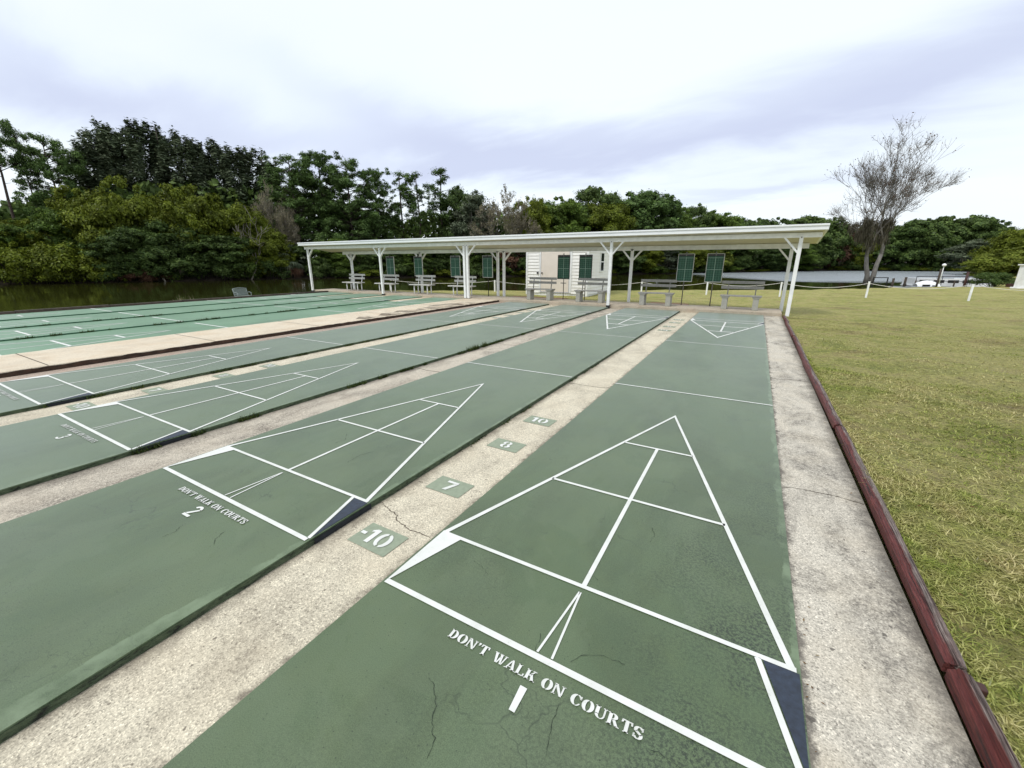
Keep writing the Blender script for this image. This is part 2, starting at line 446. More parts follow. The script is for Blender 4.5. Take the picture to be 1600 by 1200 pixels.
def rct(x0, x1, y0, y1): return [[(x0, y0), (x1, y0), (x1, y1), (x0, y1)]]
def stem(x, w=.2, y0=0, y1=1): return rct(x, x + w, y0, y1) + rct(x - .07, x + w + .07, y1 - .06, y1) + rct(x - .07, x + w + .07, y0, y0 + .06)


GL = {
    'D': (.86, stem(.09, .2) + arc(.36, .5, (.46, .5), (.24, .44), -88, 88)),
    'O': (.92, arc(.43, .5, (.42, .51), (.18, .45), 98, 262) + arc(.49, .5, (.42, .51), (.18, .45), -82, 82)),
    'N': (.98, rct(.1, .17, 0, .93) + rct(.02, .26, 0, .06) + [[(.04, 1), (.28, 1), (.84, 0), (.70, 0)]] + rct(.77, .84, .16, 1) + rct(.67, .94, .94, 1)),
    "'": (.26, [[(.05, 1.0), (.2, 1.0), (.2, .86), (.1, .68), (.06, .7), (.11, .85), (.05, .86)]]),
    'T': (.84, stem(.32, .2)[:1] + rct(.24, .6, 0, .06) + rct(.05, .28, .92, 1) + rct(.56, .79, .92, 1) + [[(.03, .72), (.08, .72), (.14, .93), (.05, .93)]] + [[(.81, .72), (.76, .72), (.70, .93), (.79, .93)]]),
    'W': (1.22, [[(.07, .96), (.27, .96), (.46, .0), (.36, .0)], [(.48, .0), (.54, .0), (.68, .6), (.62, .75)], [(.56, .96), (.74, .96), (.88, .0), (.8, .0)], [(.91, .0), (.96, .0), (1.14, .96), (1.07, .96)]] + rct(.0, .34, .94, 1) + rct(.5, .8, .94, 1) + rct(1.0, 1.22, .94, 1)),
    'A': (.94, [[(.1, 0), (.17, 0), (.42, .8), (.4, .95)], [(.44, 1), (.54, 1), (.86, 0), (.66, 0)], [(.27, .24), (.55, .24), (.53, .3), (.29, .3)]] + rct(.0, .27, 0, .06) + rct(.58, .94, 0, .06)),
    'L': (.78, stem(.09, .2)[:2] + rct(.02, .29, 0, .06) + rct(.33, .7, 0, .07) + [[(.66, 0), (.74, 0), (.76, .3), (.71, .3)]]),
    'K': (.94, stem(.09, .2) + [[(.34, .46), (.42, .4), (.74, .95), (.68, .95)], [(.44, .58), (.56, .7), (.86, 0), (.64, 0)]] + rct(.56, .86, .94, 1) + rct(.58, .94, 0, .06)),
    'C': (.86, arc(.45, .5, (.44, .51), (.2, .45), 100, 262) + arc(.47, .5, (.34, .51), (.28, .44), 26, 84, 6) + arc(.47, .5, (.34, .51), (.28, .44), -84, -28, 6) + rct(.74, .8, .66, .96)),
    'U': (.94, stem(.1, .2, .3, 1)[:2] + arc(.46, .36, (.36, .37), (.17, .31), 182, 268, 8) + arc(.5, .36, (.3, .37), (.24, .31), 272, 358, 8) + rct(.74, .8, .36, 1) + rct(.64, .9, .94, 1)),
    'R': (.94, stem(.09, .2) + arc(.38, .75, (.33, .25), (.13, .19), -88, 88, 10) + [[(.42, .46), (.56, .5), (.84, .06), (.66, .0)]] + rct(.66, .94, 0, .06)),
    'S': (.72, arc(.36, .74, (.3, .27), (.17, .2), 20, 92, 7) + arc(.34, .72, (.3, .29), (.12, .18), 98, 215, 10) + [[(.1, .58), (.2, .68), (.62, .42), (.52, .32)]] + arc(.38, .28, (.3, .29), (.12, .2), -80, 38, 10) + arc(.36, .26, (.3, .27), (.18, .2), 200, 272, 7) + rct(.05, .1, .04, .36) + rct(.6, .65, .68, .97)),
    ' ': (.42, []),
}
DG = {
    '0': (.8, arc(.37, .5, (.35, .51), (.14, .36), 96, 264) + arc(.43, .5, (.35, .51), (.14, .36), -84, 84)),
    '1': (.5, rct(.18, .42, 0, 1) + [[(.02, .72), (.18, .8), (.18, .98), (.02, .86)]]),
    '7': (.74, rct(.02, .72, .8, 1) + [[(.5, .78), (.72, .78), (.42, 0), (.17, 0)]]),
    '8': (.76, arc(.36, .74, (.3, .27), (.12, .13), 100, 260, 9) + arc(.40, .74, (.3, .27), (.12, .13), -80, 80, 9) + arc(.36, .28, (.34, .29), (.14, .14), 100, 260, 9) + arc(.40, .28, (.34, .29), (.14, .14), -80, 80, 9)),
    '2': (.74, arc(.36, .7, (.33, .31), (.14, .15), 15, 165, 12) + [[(.69, .72), (.5, .72), (.06, .2), (.3, .2)]] + rct(.04, .7, 0, .17)),
    '3': (.72, arc(.33, .74, (.31, .27), (.12, .13), -70, 160, 12) + arc(.33, .28, (.34, .29), (.14, .14), -160, 75, 12)),
    '4': (.78, rct(.46, .66, 0, 1) + rct(.02, .44, .2, .36) + [[(.02, .36), (.2, .36), (.44, .98), (.38, .98)]]),
    '-': (.4, rct(.04, .34, .4, .6)),
}


def write(mb, text, x0, y0, h, width=None, flip=False, z=.004, D=GL, gap=.08):
    tot = sum(D[c][0] + gap for c in text) - gap
    k = (width / tot) if width else h
    x = 0
    for c in text:
        w, ps = D[c]
        for p in ps:
            q = [((x + a) * k, b * h) for a, b in p]
            if flip: q = [(-a, -b) for a, b in q]
            mb.poly([(x0 + a, y0 + b) for a, b in q], z)
            if D is GL:
                for kk in range(1, 2 if x0 > -.425 else 3): mb.poly([(x0 + a + .0034 * kk, y0 + b) for a, b in q], z + .0012 * kk)
        x += w + gap


def jitter_band(y0, y1, x, z0, z1, step=.12, amp=.008):
    """vertical irregular band facing +X"""
    ys = np.arange(y0, y1 + step, step); v = []; f = []
    for y in ys:
        j = random.uniform(-amp, amp)
        v += [(x + .003 + max(0, j), y, z0), (x + .003 + max(0, j) * .5, y, z1 + random.uniform(-.006, 0))]
    for i in range(len(ys) - 1): f.append((2 * i, 2 * i + 2, 2 * i + 3, 2 * i + 1))
    return MB().add(v, f)


COURT_LAB = [
    'olive green court numbered 1, nearest the lawn, with large painted lettering',
    'olive green court numbered 2, second from the lawn, with a black corner wedge',
    'olive green court numbered 3, between court 2 and the pebbled number strip',
    'olive green court beside the brown riser of the pale raised walk',
    'mint green court directly beyond the pale raised walk',
    'mint green court second beyond the pale raised walk',
    'mint green court third beyond the pale raised walk',
    'mint green court along the pond kerb, farthest from the lawn']
for i, x0 in enumerate(CX):
    mint = i > 3
    z = .02 if mint else 0.
    root = MB().box(-HW, HW, Y0C, Y1C, -.12, 0).build('shuffleboard_court', (m_mint if mint else m_court)[i - 4 if mint else i], loc=(x0, 0, z))
    tag(root, COURT_LAB[i], 'court', 'mint green shuffleboard courts' if mint else 'olive green shuffleboard courts', 'structure')
    mb = MB(); court_lines(mb, False, .055 if mint else .024); court_lines(mb, True, .065)
    lg = .026 if mint else .013
    for yy in (13.5 * FT * YS, 25.5 * FT * YS): mb.poly([(-.925, yy - lg), (.925, yy - lg), (.925, yy + lg), (-.925, yy + lg)], .004)
    mb.build('court_lines', m_line, root)
    mb = MB()
    h = .0135
    mb.poly([(.796, y7 - h), (.924, y7 - h), (.924, .03)], .004)
    mb.poly([(.796, LEN - y7 + h), (.924, LEN - y7 + h), (.924, LEN - .03)], .004)
    mb.build('black_wedge', m_black, root)
    if not mint:
        mb = MB()
        if i < 3:
            write(mb, "DON'T WALK ON COURTS", -.424 if i == 0 else -.43, -.110, .044, .85)
            if i == 0: mb.poly([(-.028, -.246), (-.004, -.246), (-.004, -.143), (-.034, -.143)], .004)
            else: write(mb, '23'[i - 1], -.05, -.245, .11, .085, D=DG)
        else:
            write(mb, "DON'T WALK ON COURTS", -.43, -.110, .044, .85); write(mb, '4', -.045, -.235, .1, .075, D=DG)
        mb.build('painted_warning', m_line, root)
    if i > 0:
        jitter_band(Y0C, Y1C, HW, -.045, -.004).build('slab_side', m_side_mint if mint else m_side, root)
        if not mint:
            mb = MB(); mb.add([(HW + .012, .03, -.045), (HW + .012, y7, -.045), (HW + .012, y7, -.002), (HW + .012, .03, -.002)], [(0, 1, 2, 3)])
            mb.build('black_slab_side', m_side_black, root)
    if i == 0:
        mb = MB()
        for P in ([(.158, -.315), (.140, -.25), (.131, -.208), (.133, -.17), (.126, -.133)], [(-.07, .11), (-.055, .07), (-.06, .05), (-.05, .02)],
                  [(-.367, -.299), (-.33, -.31), (-.289, -.356), (-.27, -.37), (-.253, -.414), (-.2, -.47), (-.186, -.52)], [(.1, .05), (.13, .1), (.2, .14), (.3, .15)],
                  [(-.6, .35), (-.53, .33), (-.47, .3)], [(.46, -.12), (.52, -.115), (.6, -.14)], [(.02, .57), (.05, .55)], [(.2, 1.15), (.23, 1.08), (.22, 1.0)]):
            mb.crack(P, .0017, .003)
        mb.build('surface_crack', m_crackg, root)
    if i == 1:
        mb = MB()
        for P in ([(.1, -.3), (.14, -.36), (.13, -.42)], [(.4, -.2), (.43, -.27), (.48, -.3)], [(.3, .8), (.28, .95), (.33, 1.05)], [(-.2, 1.2), (-.1, 1.1), (-.12, 1.0)]):
            mb.crack(P, .002, .003)
        mb.build('surface_crack', m_crackg, root)


# weeds in the joints beside the slabs
def weeds(x, z, y0, y1, n, seed, h=.03, spread=.012):
    r = np.random.default_rng(seed)
    ys = r.uniform(y0, y1, n * 4)
    dens = np.sin(ys * 2.3 + seed) + np.sin(ys * 5.1 + 2 * seed) + np.sin(ys * 13 + seed)
    ys = ys[dens > .5][:n]; n = len(ys)
    p = np.stack([x + r.normal(0, spread, n), ys, np.full(n, z)], 1)
    a = r.uniform(0, 2 * np.pi, n); t = r.uniform(.2, .9, n); L = h * r.uniform(.4, 1.4, n)
    tip = p + np.stack([np.cos(a) * t * L, np.sin(a) * t * L, L], 1)
    w = np.stack([-np.sin(a), np.cos(a), 0 * a], 1) * (.004 + .006 * r.random(n))[:, None]
    V = np.stack([p - w, p + w, tip], 1).reshape(-1, 3)
    return V


V = np.concatenate([weeds(CX[2] + HW + .012, -.04, 0, 8, 1500, 1, .045), weeds(CX[3] + HW + .012, -.04, 0, 8, 1300, 2, .04), weeds(CX[1] + HW + .012, -.04, 1.5, 6, 250, 3, .018),
                    weeds(CX[2] + HW + .015, -.04, 5, 5.8, 300, 9, .08), weeds(CX[5] + HW + .02, .0, 1, 9, 700, 4, .05), weeds(CX[6] + HW + .02, .0, 1, 9, 500, 5, .04), weeds(CX[4] + HW + .02, .0, 0, 9, 500, 6, .03)])
o = np_obj('weeds', V, np.arange(len(V)).reshape(-1, 3), m_weed)
tag(o, 'tiny green weeds growing in the joints beside the court slabs', 'weeds', kind='stuff')

# ------------------------------------------------------------------ strips between the courts
def number_set(root, xo, z0, ends=(0, 1)):
    for e in ends:
        for txt, yc in (('-10', .256), ('7', .972), ('8', 1.825), ('10', 2.533)):
            y = yc if e == 0 else LEN - yc
            p = MB().poly([(xo - .158, y - .1), (xo + .155, y - .105), (xo + .163, y + .1), (xo - .15, y + .102)], z0 + .004).build('number_patch', m_patch, root)
            t = MB(); f = -1 if e else 1
            wd = {'-10': .25, '7': .105, '8': .105, '10': .19}[txt]
            hh = .125
            write(t, txt, xo - f * wd * (.5 if txt != '-10' else .58), y - f * hh / 2, hh, wd, flip=bool(e), z=z0 + .008, D=DG, gap=.06)
            t.build('painted_number', m_line, p)


ZS = -.042
st12 = MB().box(CX[1] + HW, CX[0] - HW, Y0C, Y1C, -.12, ZS).build('concrete_strip', m_strip)
tag(st12, 'pebbled concrete strip with painted score numbers between courts 1 and 2', 'path', 'concrete strips between the courts', 'structure')
number_set(st12, -1.258, ZS)
mb = MB().crack([(-1.56, .56), (-1.50, .545), (-1.42, .515), (-1.33, .50), (-1.30, .455), (-1.22, .44), (-1.15, .419), (-1.07, .43), (-.983, .425)], .006, ZS + .002)
mb.ribbon([(-1.55, 4.07), (-1.3, 4.05), (-1.1, 4.06), (-.95, 4.1)], .008, ZS + .002)
mb.build('surface_crack', m_crack, st12)
st23 = MB().box(CX[2] + HW, CX[1] - HW, Y0C, Y1C, -.12, ZS).build('concrete_strip', m_strip_dirty)
tag(st23, 'dark stained concrete strip without numbers between courts 2 and 3', 'path', 'concrete strips between the courts', 'structure')
mb = MB()
for yy in (3.6, 6.05, 9.1): mb.ribbon([(CX[2] + HW, yy + .05), (CX[2] + HW + .3, yy), (CX[1] - HW, yy + .03)], .014, ZS + .002)
mb.build('surface_crack', m_crack, st23)
st34 = MB().box(CX[3] + HW, CX[2] - HW, Y0C, Y1C, -.12, ZS).build('concrete_strip', m_strip_worn)
tag(st34, 'pebbled concrete strip with faded score numbers beside court 3, away from the lawn', 'path', 'concrete strips between the courts', 'structure')
number_set(st34, CX[3] + HW + .312, ZS)
st4 = MB().box(-8.87, CX[3] - HW, Y0C, Y1C, -.12, -.03).build('concrete_strip', m_strip_pink)
tag(st4, 'narrow pinkish concrete strip at the foot of the brown riser', 'path', 'concrete strips between the courts', 'structure')
str_ = MB().box(HW, 1.425, Y0C, 14.1, -.12, -.012).build('concrete_strip', m_strip_right)
tag(str_, 'black mildewed concrete strip between court 1 and the red timbers', 'path', 'concrete strips between the courts', 'structure')
mb = MB().crack([(.935, 2.158), (1.0, 2.19), (1.09, 2.195), (1.18, 2.20), (1.283, 2.205), (1.35, 2.185), (1.42, 2.17)], .007, -.010)
mb.ribbon([(.935, 5.65), (1.1, 5.62), (1.2, 5.7), (1.42, 5.66)], .012, -.010)
mb.build('surface_crack', m_crack, str_)
# joints between the mint courts are painted the same green
for i in range(4, 7):
    g = MB().box(CX[i + 1] + HW, CX[i] - HW, Y0C, 11.9, -.12, -.012).build('painted_strip', m_mint[i - 4])
    tag(g, 'mint painted strip between mint courts, %s from the raised walk' % ORD[i - 4], 'path', 'mint painted strips', 'structure')
    g = MB().box(CX[i + 1] + HW, CX[i] - HW, 11.9, Y1C, -.12, -.008).build('concrete_strip', m_walk)
    tag(g, 'short bare concrete end of the %s strip between mint courts near the shelter' % ORD[i - 4], 'path', 'bare ends of the mint strips', 'structure')
g = MB().box(CX[7] - HW - .12, CX[7] - HW, Y0C, 14.1, -.12, .0).build('concrete_strip', m_walk)
tag(g, 'thin pale concrete edge between farthest mint court and pond kerb', 'path', kind='structure')
# raised walk
walk = MB().box(-8.87 - 1.74, -8.87, Y0C, 14.1, -.12, .055).build('raised_walk', m_walk, bevel=.012)
tag(walk, 'pale raised concrete walk between olive and mint courts', 'path', kind='structure')
ys = np.arange(Y0C, 14.11, .1); v = []; f = []
for y in ys: v += [(-8.867 + random.uniform(0, .02), y, -.03), (-8.867 + random.uniform(0, .006), y, .045 + random.uniform(-.01, .008))]
for i in range(len(ys) - 1): f.append((2 * i, 2 * i + 2, 2 * i + 3, 2 * i + 1))
MB().add(v, f).build('brown_riser', m_brown, walk)
mb = MB()
for yy in (.62, 3.0, 5.4, 8.1, 11.): mb.ribbon([(-10.6, yy), (-8.875, yy)], .016, .057)
mb.build('walk_joint', m_crack, walk)
t = NT('mud_stain'); c = t.coord(); nn = t.noise(c, 2.2, 5, .7)
bs = t.n('BsdfPrincipled', Base_Color=(.06, .04, .03), Roughness=.9, Alpha=t.ramp(nn, [(.4, 0.), (.68, .75)]).outputs[0])
t.t.links.new(bs.outputs[0], t.out.inputs[0]); m_mud = t.m
P = [(-8.9, 6.5)] + [(-9.1 - .5 * random.random() - .03 * (y - 6.5) * 2, y) for y in np.linspace(6.8, 12.4, 14)] + [(-8.9, 12.6)]
MB().poly(P, .059).build('mud_stain', m_mud, walk)

# shelter platform
plat = MB().box(-21.4, 1.42, 14.1, 15.5, -.12, .09).build('platform', m_platform, bevel=.012)
tag(plat, 'long low concrete platform under the white shelter', 'platform', kind='structure')
apron = MB().box(-20.2, 1.42, -6.5, Y0C, -.12, -.02).build('apron', m_walk)
tag(apron, 'concrete apron at the near ends of the courts', 'path', kind='structure')
for (a, b, lab) in ((-9.3, -6.6, 'reddish paver pad in front of the white shed door'), (-2.95, -1.55, 'reddish paver pad behind the second concrete bench from the lawn')):
    p = MB().box(a, b, 15.5, 16.25, -.1, .06).build('paver_pad', m_brick); tag(p, lab, 'path', kind='structure')

# ------------------------------------------------------------------ landscape timbers
def timber(y0, y1, dx, dz, rot, lab, w=.074, h=.060):
    n = 70; L = y1 - y0; v = []; f = []
    base = [(-.5, .05), (-.5, .62), (-.46, .82), (-.34, .93), (-.1, .97), (.0, 1.), (.1, .99), (.2, 1.01), (.38, .96), (.48, .84), (.5, .6), (.5, .05)]
    prof = []
    for (p, q) in zip(base[:-1], base[1:]): prof += [p, ((p[0] + q[0]) / 2, (p[1] + q[1]) / 2)]
    prof.append(base[-1]); k = len(prof)
    ridge = [random.gauss(0, .0022) for _ in prof]; ph = [random.uniform(0, 6.28) for _ in prof]
    chip = [(random.uniform(-L / 2, L / 2), random.randrange(4, k - 3), random.uniform(.06, .25)) for _ in range(7)]
    for i in range(n + 1):
        y = -L / 2 + .012 + (L - .024) * i / n
        e = 1 - .06 * (i in (0, n))
        for jj, (a, b) in enumerate(prof):
            r_ = ridge[jj] * (1 + .6 * math.sin(y * 2.2 + ph[jj])) + random.gauss(0, .0006)
            for (cy_, cj, cl_) in chip:
                if abs(jj - cj) < 2: r_ -= .006 * max(0, 1 - abs(y - cy_) / cl_)
            v.append((a * w * e * (1 + r_ / w) + .003 * math.sin(y * 1.7 + dx * 300), y + random.gauss(0, .002), b * h * e + r_ * (b > .5) + .002 * math.sin(y * 4 + b * 3)))
    for i in range(n):
        for j in range(k):
            a = i * k + j; b = i * k + (j + 1) % k
            f.append((a, a + k, b + k, b))
    f += [tuple(range(k)), tuple(range((n + 1) * k - 1, n * k - 1, -1))]
    o = MB().add(v, f, False).build('landscape_timber', m_timber, loc=(1.470 + dx, (y0 + y1) / 2, -.01 + dz))
    o.rotation_euler = (0, random.uniform(-.05, .05), rot)
    return tag(o, lab, 'timber', 'dark red timbers edging the lawn')


TJ = [-2.2, .76, 3.69, 6.9, 9.77, 12.4, 14.02]
TL = ['cracked dark red timber nearest the viewer, beside the lawn', 'long dark red timber second along the lawn edge, its top worn to bare wood', 'dark red timber third along the lawn edge, offset at a dark joint',
      'dark red timber fourth along the lawn edge beside the mildewed strip', 'dark red timber fifth along the lawn edge', 'short dark red timber ending at the shelter corner post']
for i in range(6): timber(TJ[i], TJ[i + 1], [.0, .004, -.012, .0, -.014, .012][i], [0, .004, .012, 0, .006, -.008][i], [.002, -.004, .006, -.003, .004, .006][i], TL[i])
sp0 = MB().box(1.509, 1.54, .70, .74, -.02, .03).build('timber_stake', m_rust, bevel=.006)
tag(sp0, 'small dark red stake sticking out of the grass beside the timber joint', 'stake')

kerb = MB()
for i in range(7):
    a = Y0C + i * 2.33
    kerb.box(-20.14 + random.uniform(-.01, .01), -20.0 + random.uniform(-.01, .01), a + .01, a + 2.32, -.1, .095 + random.uniform(-.01, .01))
k = kerb.build('pond_kerb', m_kerb, bevel=.01); tag(k, 'dark weathered timber kerb along the pond side of the mint courts', 'kerb')

# ------------------------------------------------------------------ lawn, bank, water, ground
SHORE = [(-21.9, -60), (-21.9, -12), (-21.9, 14.5), (-20.2, 17.6), (-14, 20.9), (-9.2, 24.1), (-2.2, 28.5), (1.4, 31.0), (5.3, 35.3), (10, 40.6), (14, 43.9), (19, 50.), (23, 62), (28, 82), (36, 106), (60, 140), (90, 150), (200, 160)]
SP = np.array(SHORE, float)


def shore_dist(X, Y):
    """signed distance, positive on the lawn (right of the shore polyline)"""
    best = np.full(X.shape, 1e9); sgn = np.ones(X.shape)
    for a, b in zip(SP[:-1], SP[1:]):
        d = b - a; L = d @ d
        t = np.clip(((X - a[0]) * d[0] + (Y - a[1]) * d[1]) / L, 0, 1)
        dx = X - a[0] - t * d[0]; dy = Y - a[1] - t * d[1]
        dd = np.hypot(dx, dy); cr = d[0] * dy - d[1] * dx
        m = dd < best
        best = np.where(m, dd, best); sgn = np.where(m, np.where(cr < 0, 1., -1.), sgn)
    return best * sgn


def lawn_z(X, Y):
    sd = shore_dist(X, Y)
    und = .025 * np.sin(X * .9 + 1.3) * np.sin(Y * .7) + .02 * np.sin(X * 2.3 + Y * 1.7)
    z = .005 + und - .1 * np.clip((Y - 25) / 20, 0, 1)
    return np.where(sd < 1.6, np.where(sd < -1.5, -1.6, z - (1.6 - np.maximum(sd, -1.5)) / 1.6 * .75), z)


xs = np.unique(np.round(np.concatenate([np.arange(-24, -20.5, .5), [-20.12, -20.1], np.arange(-20, 1.4, .8), [1.485, 1.49], np.arange(1.6, 12, .25), np.arange(12, 40, 1.), np.arange(40, 220, 10.)]), 3))
ysl = np.unique(np.round(np.concatenate([np.arange(-60, -7, 8.), [-6.5, -6.49], np.arange(-6, 14, .4), [14.09, 15.45, 15.47], np.arange(15.7, 50, .5), np.arange(50, 170, 4.)]), 3))
X, Y = np.meshgrid(xs, ysl)
Z = lawn_z(X, Y)
Z = np.where((X > -20.11) & (X < 1.487) & (Y > -6.495) & (Y < 15.46), -.4, Z)
n0, n1 = X.shape
idx = np.arange(n0 * n1).reshape(n0, n1)
F = np.stack([idx[:-1, :-1], idx[:-1, 1:], idx[1:, 1:], idx[1:, :-1]], -1).reshape(-1, 4)
lawn = np_obj('lawn', np.stack([X, Y, Z], -1).reshape(-1, 3), F, m_lawn, smooth=True)
tag(lawn, 'patchy yellow green lawn around the courts sloping to the lake', 'lawn', kind='structure')

# grass blades near the camera
def mat_blade():
    t = NT('grass_blades'); g = t.n('NewGeometry'); k = g.outputs['Random Per Island']; p = g.outputs['Position']
    green = t.ramp(k, [(.05, (.09, .14, .014)), (.5, (.22, .28, .035)), (.95, (.38, .42, .09))])
    straw = t.ramp(k, [(.05, (.17, .13, .045)), (.45, (.43, .37, .14)), (.95, (.68, .60, .32))])
    m1 = t.noise(p, .9, 4, .6); m2 = t.noise(p, 6., 3, .6)
    f = t.math('ADD', t.math('MULTIPLY', m1, .65), t.math('MULTIPLY', m2, .35))
    col = t.mix(t.ramp(f, [(.40, .05), (.58, .9)]).outputs[0], green.outputs[0], straw.outputs[0])
    d = t.n('BsdfDiffuse', Color=col); tr = t.n('BsdfTranslucent', Color=col); gl = t.n('BsdfGlossy', Roughness=.4)
    mx = t.n('MixShader', i0=.3, i1=d, i2=tr); mx2 = t.n('MixShader', i0=.03, i1=mx, i2=gl)
    t.t.links.new(mx2.outputs[0], t.out.inputs[0]); return t.m


m_blade = mat_blade()


def blades(n, x0, x1, y0, y1, dmin, dmax, h, w, seed):
    r = np.random.default_rng(seed)
    x = r.uniform(x0, x1, n); y = r.uniform(y0, y1, n)
    d = np.hypot(x - CAM[0], y - CAM[1])
    pat = np.sin(x * 7.1 + np.sin(y * 5.7) * 2.9) + np.sin(y * 6.3 + x * 2.6) + r.normal(0, 1.1, n)
    k = (d > dmin) & (d < dmax) & (pat > -1.2) & (shore_dist(x, y) > 1.6)
    x, y, d = x[k], y[k], d[k]; n = len(x)
    z = lawn_z(x, y)
    a = r.uniform(0, 2 * np.pi, n); L = h * r.uniform(.4, 1.3, n); lean = r.uniform(.5, 1.9, n)
    hd = np.stack([np.cos(a), np.sin(a), np.zeros(n)], 1); sd = np.stack([-np.sin(a), np.cos(a), np.zeros(n)], 1)
    b = np.stack([x, y, z - .004], 1)
    mid = b + hd * (L * lean * .45)[:, None] + np.array([0, 0, 1]) * (L * .5 / np.sqrt(1 + lean))[:, None]
    tip = b + hd * (L * lean * 1.1)[:, None] + np.array([0, 0, 1]) * (L * np.maximum(.12, .8 - .33 * lean))[:, None]
    ww = (w * r.uniform(.6, 1.3, n))[:, None]
    V = np.stack([b - sd * ww, b + sd * ww, mid + sd * ww * .8, mid - sd * ww * .8, tip, tip + 0], 1)
    f = np.arange(n)[:, None] * 6
    F1 = f + np.array([[0, 1, 2, 3]])
    F2 = f + np.array([[3, 2, 4, 4]])
    V = np.stack([b - sd * ww, b + sd * ww, mid + sd * ww * .8, mid - sd * ww * .8, tip - sd * ww * .1, tip + sd * ww * .1], 1)
    F2 = f + np.array([[3, 2, 5, 4]])
    return V.reshape(-1, 3), np.concatenate([F1, F2])


Vs = []; Fs = []; off = 0
for args in ((5000, 1.524, 1.575, -1.5, 9, 0, 9, .05, .003, 8), (190000, 1.512, 5, -1.5, 5, 0, 4.2, .046, .0026, 1), (170000, 1.53, 9, -1, 9, 4.0, 8, .038, .004, 2), (120000, 1.53, 16, -1, 15, 7.5, 15, .03, .006, 3)):
    v, f = blades(*args); Vs.append(v); Fs.append(f + off); off += len(v)
g = np_obj('grass', np.concatenate(Vs), np.concatenate(Fs), m_blade)
tag(g, 'short yellow green grass blades and dry thatch on the lawn', 'grass', kind='stuff')
# fallen leaves
r = np.random.default_rng(5); n = 260
x = np.concatenate([r.uniform(1.6, 7, 215), r.uniform(.94, 1.0, 30), r.uniform(1.36, 1.42, 15)]); y = np.concatenate([r.uniform(-.5, 9, 215), r.uniform(-1, 1, 30), r.uniform(-.5, 9, 15)])
zz = np.where(x > 1.5, lawn_z(x, y) + .03, -.004)
a = r.uniform(0, 6.28, n); L = np.where(x > 1.5, r.uniform(.008, .024, n), r.uniform(.004, .012, n)); W = L * .4
u = np.stack([np.cos(a), np.sin(a), r.uniform(-.2, .3, n)], 1) * L[:, None]; w = np.stack([-np.sin(a), np.cos(a), r.uniform(-.3, .3, n)], 1) * W[:, None]
p = np.stack([x, y, zz + .006], 1)
V = np.stack([p - u, p - w, p + u, p + w], 1).reshape(-1, 3)
o = np_obj('leaf_litter', V, np.arange(len(V)).reshape(-1, 4), mat_leaf('dry_leaf', (.10, .05, .02), (.2, .12, .05), (.42, .36, .22)))
tag(o, 'small dry brown leaves scattered on lawn and strip edge', 'leaves', kind='stuff')

WZ = -1.0
WPX = [-600, -200, 0, 200, 480, 600, 800, 1000, 1300, 1500, 1600, 1900]
WPY = [452, 447, 444, 441, 435, 434, 432, 428, 423, 424, 426, 428]


def bank_pt(px, off=0.):
    p = onz(px, np.interp(px, WPX, WPY), WZ); D = math.hypot(*(p - CAM)[:2])
    q = atd(px, 400, D + off)
    return q[0], q[1], D + off


def mat_water():
    t = NT('lake_water'); c = t.coord()
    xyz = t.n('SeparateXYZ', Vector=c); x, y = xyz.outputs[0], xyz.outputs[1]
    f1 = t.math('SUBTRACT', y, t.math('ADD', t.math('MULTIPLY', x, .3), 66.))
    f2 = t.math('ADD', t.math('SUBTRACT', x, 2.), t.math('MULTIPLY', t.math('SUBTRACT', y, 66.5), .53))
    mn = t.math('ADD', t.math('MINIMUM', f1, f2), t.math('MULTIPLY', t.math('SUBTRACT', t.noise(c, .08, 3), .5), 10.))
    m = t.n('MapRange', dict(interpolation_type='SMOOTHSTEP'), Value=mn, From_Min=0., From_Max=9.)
    cs = t.n('Mapping', Vector=c, Scale=(1., 1.6, 1.)).outputs[0]
    h1 = t.noise(cs, 1.1, 4, .6); h2 = t.noise(cs, 6., 3, .6)
    patch = t.ramp(t.noise(c, .06, 3), [(.5, .2), (.7, 1.)])
    hh = t.math('ADD', t.math('MULTIPLY', h1, .6), t.math('MULTIPLY', h2, .25))
    st = t.math('ADD', t.math('MULTIPLY', patch, .035), t.math('MULTIPLY', m, .95))
    b = t.n('Bump', Height=hh, Strength=st, Distance=.5)
    ro = t.math('ADD', t.math('MULTIPLY', m, .2), .05)
    p = t.n('BsdfPrincipled', Base_Color=t.mix(m.outputs[0], (.024, .026, .006, 1), (.26, .29, .31, 1)), Roughness=ro, IOR=1.33)  # ripple area: pale base colour paints in the sky's reflection
    t.t.links.new(b.outputs[0], p.inputs['Normal'])
    t.t.links.new(p.outputs[0], t.out.inputs[0])
    return t.m


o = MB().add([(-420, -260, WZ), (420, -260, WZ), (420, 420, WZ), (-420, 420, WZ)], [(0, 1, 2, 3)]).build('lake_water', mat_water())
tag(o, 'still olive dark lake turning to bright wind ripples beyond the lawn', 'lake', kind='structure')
o = MB().add([(-2500, -2500, -1.7), (2500, -2500, -1.7), (2500, 2500, -1.7), (-2500, 2500, -1.7)], [(0, 1, 2, 3)]).build('ground', m_ground)
tag(o, 'dark ground reaching to the horizon', 'ground', kind='structure')
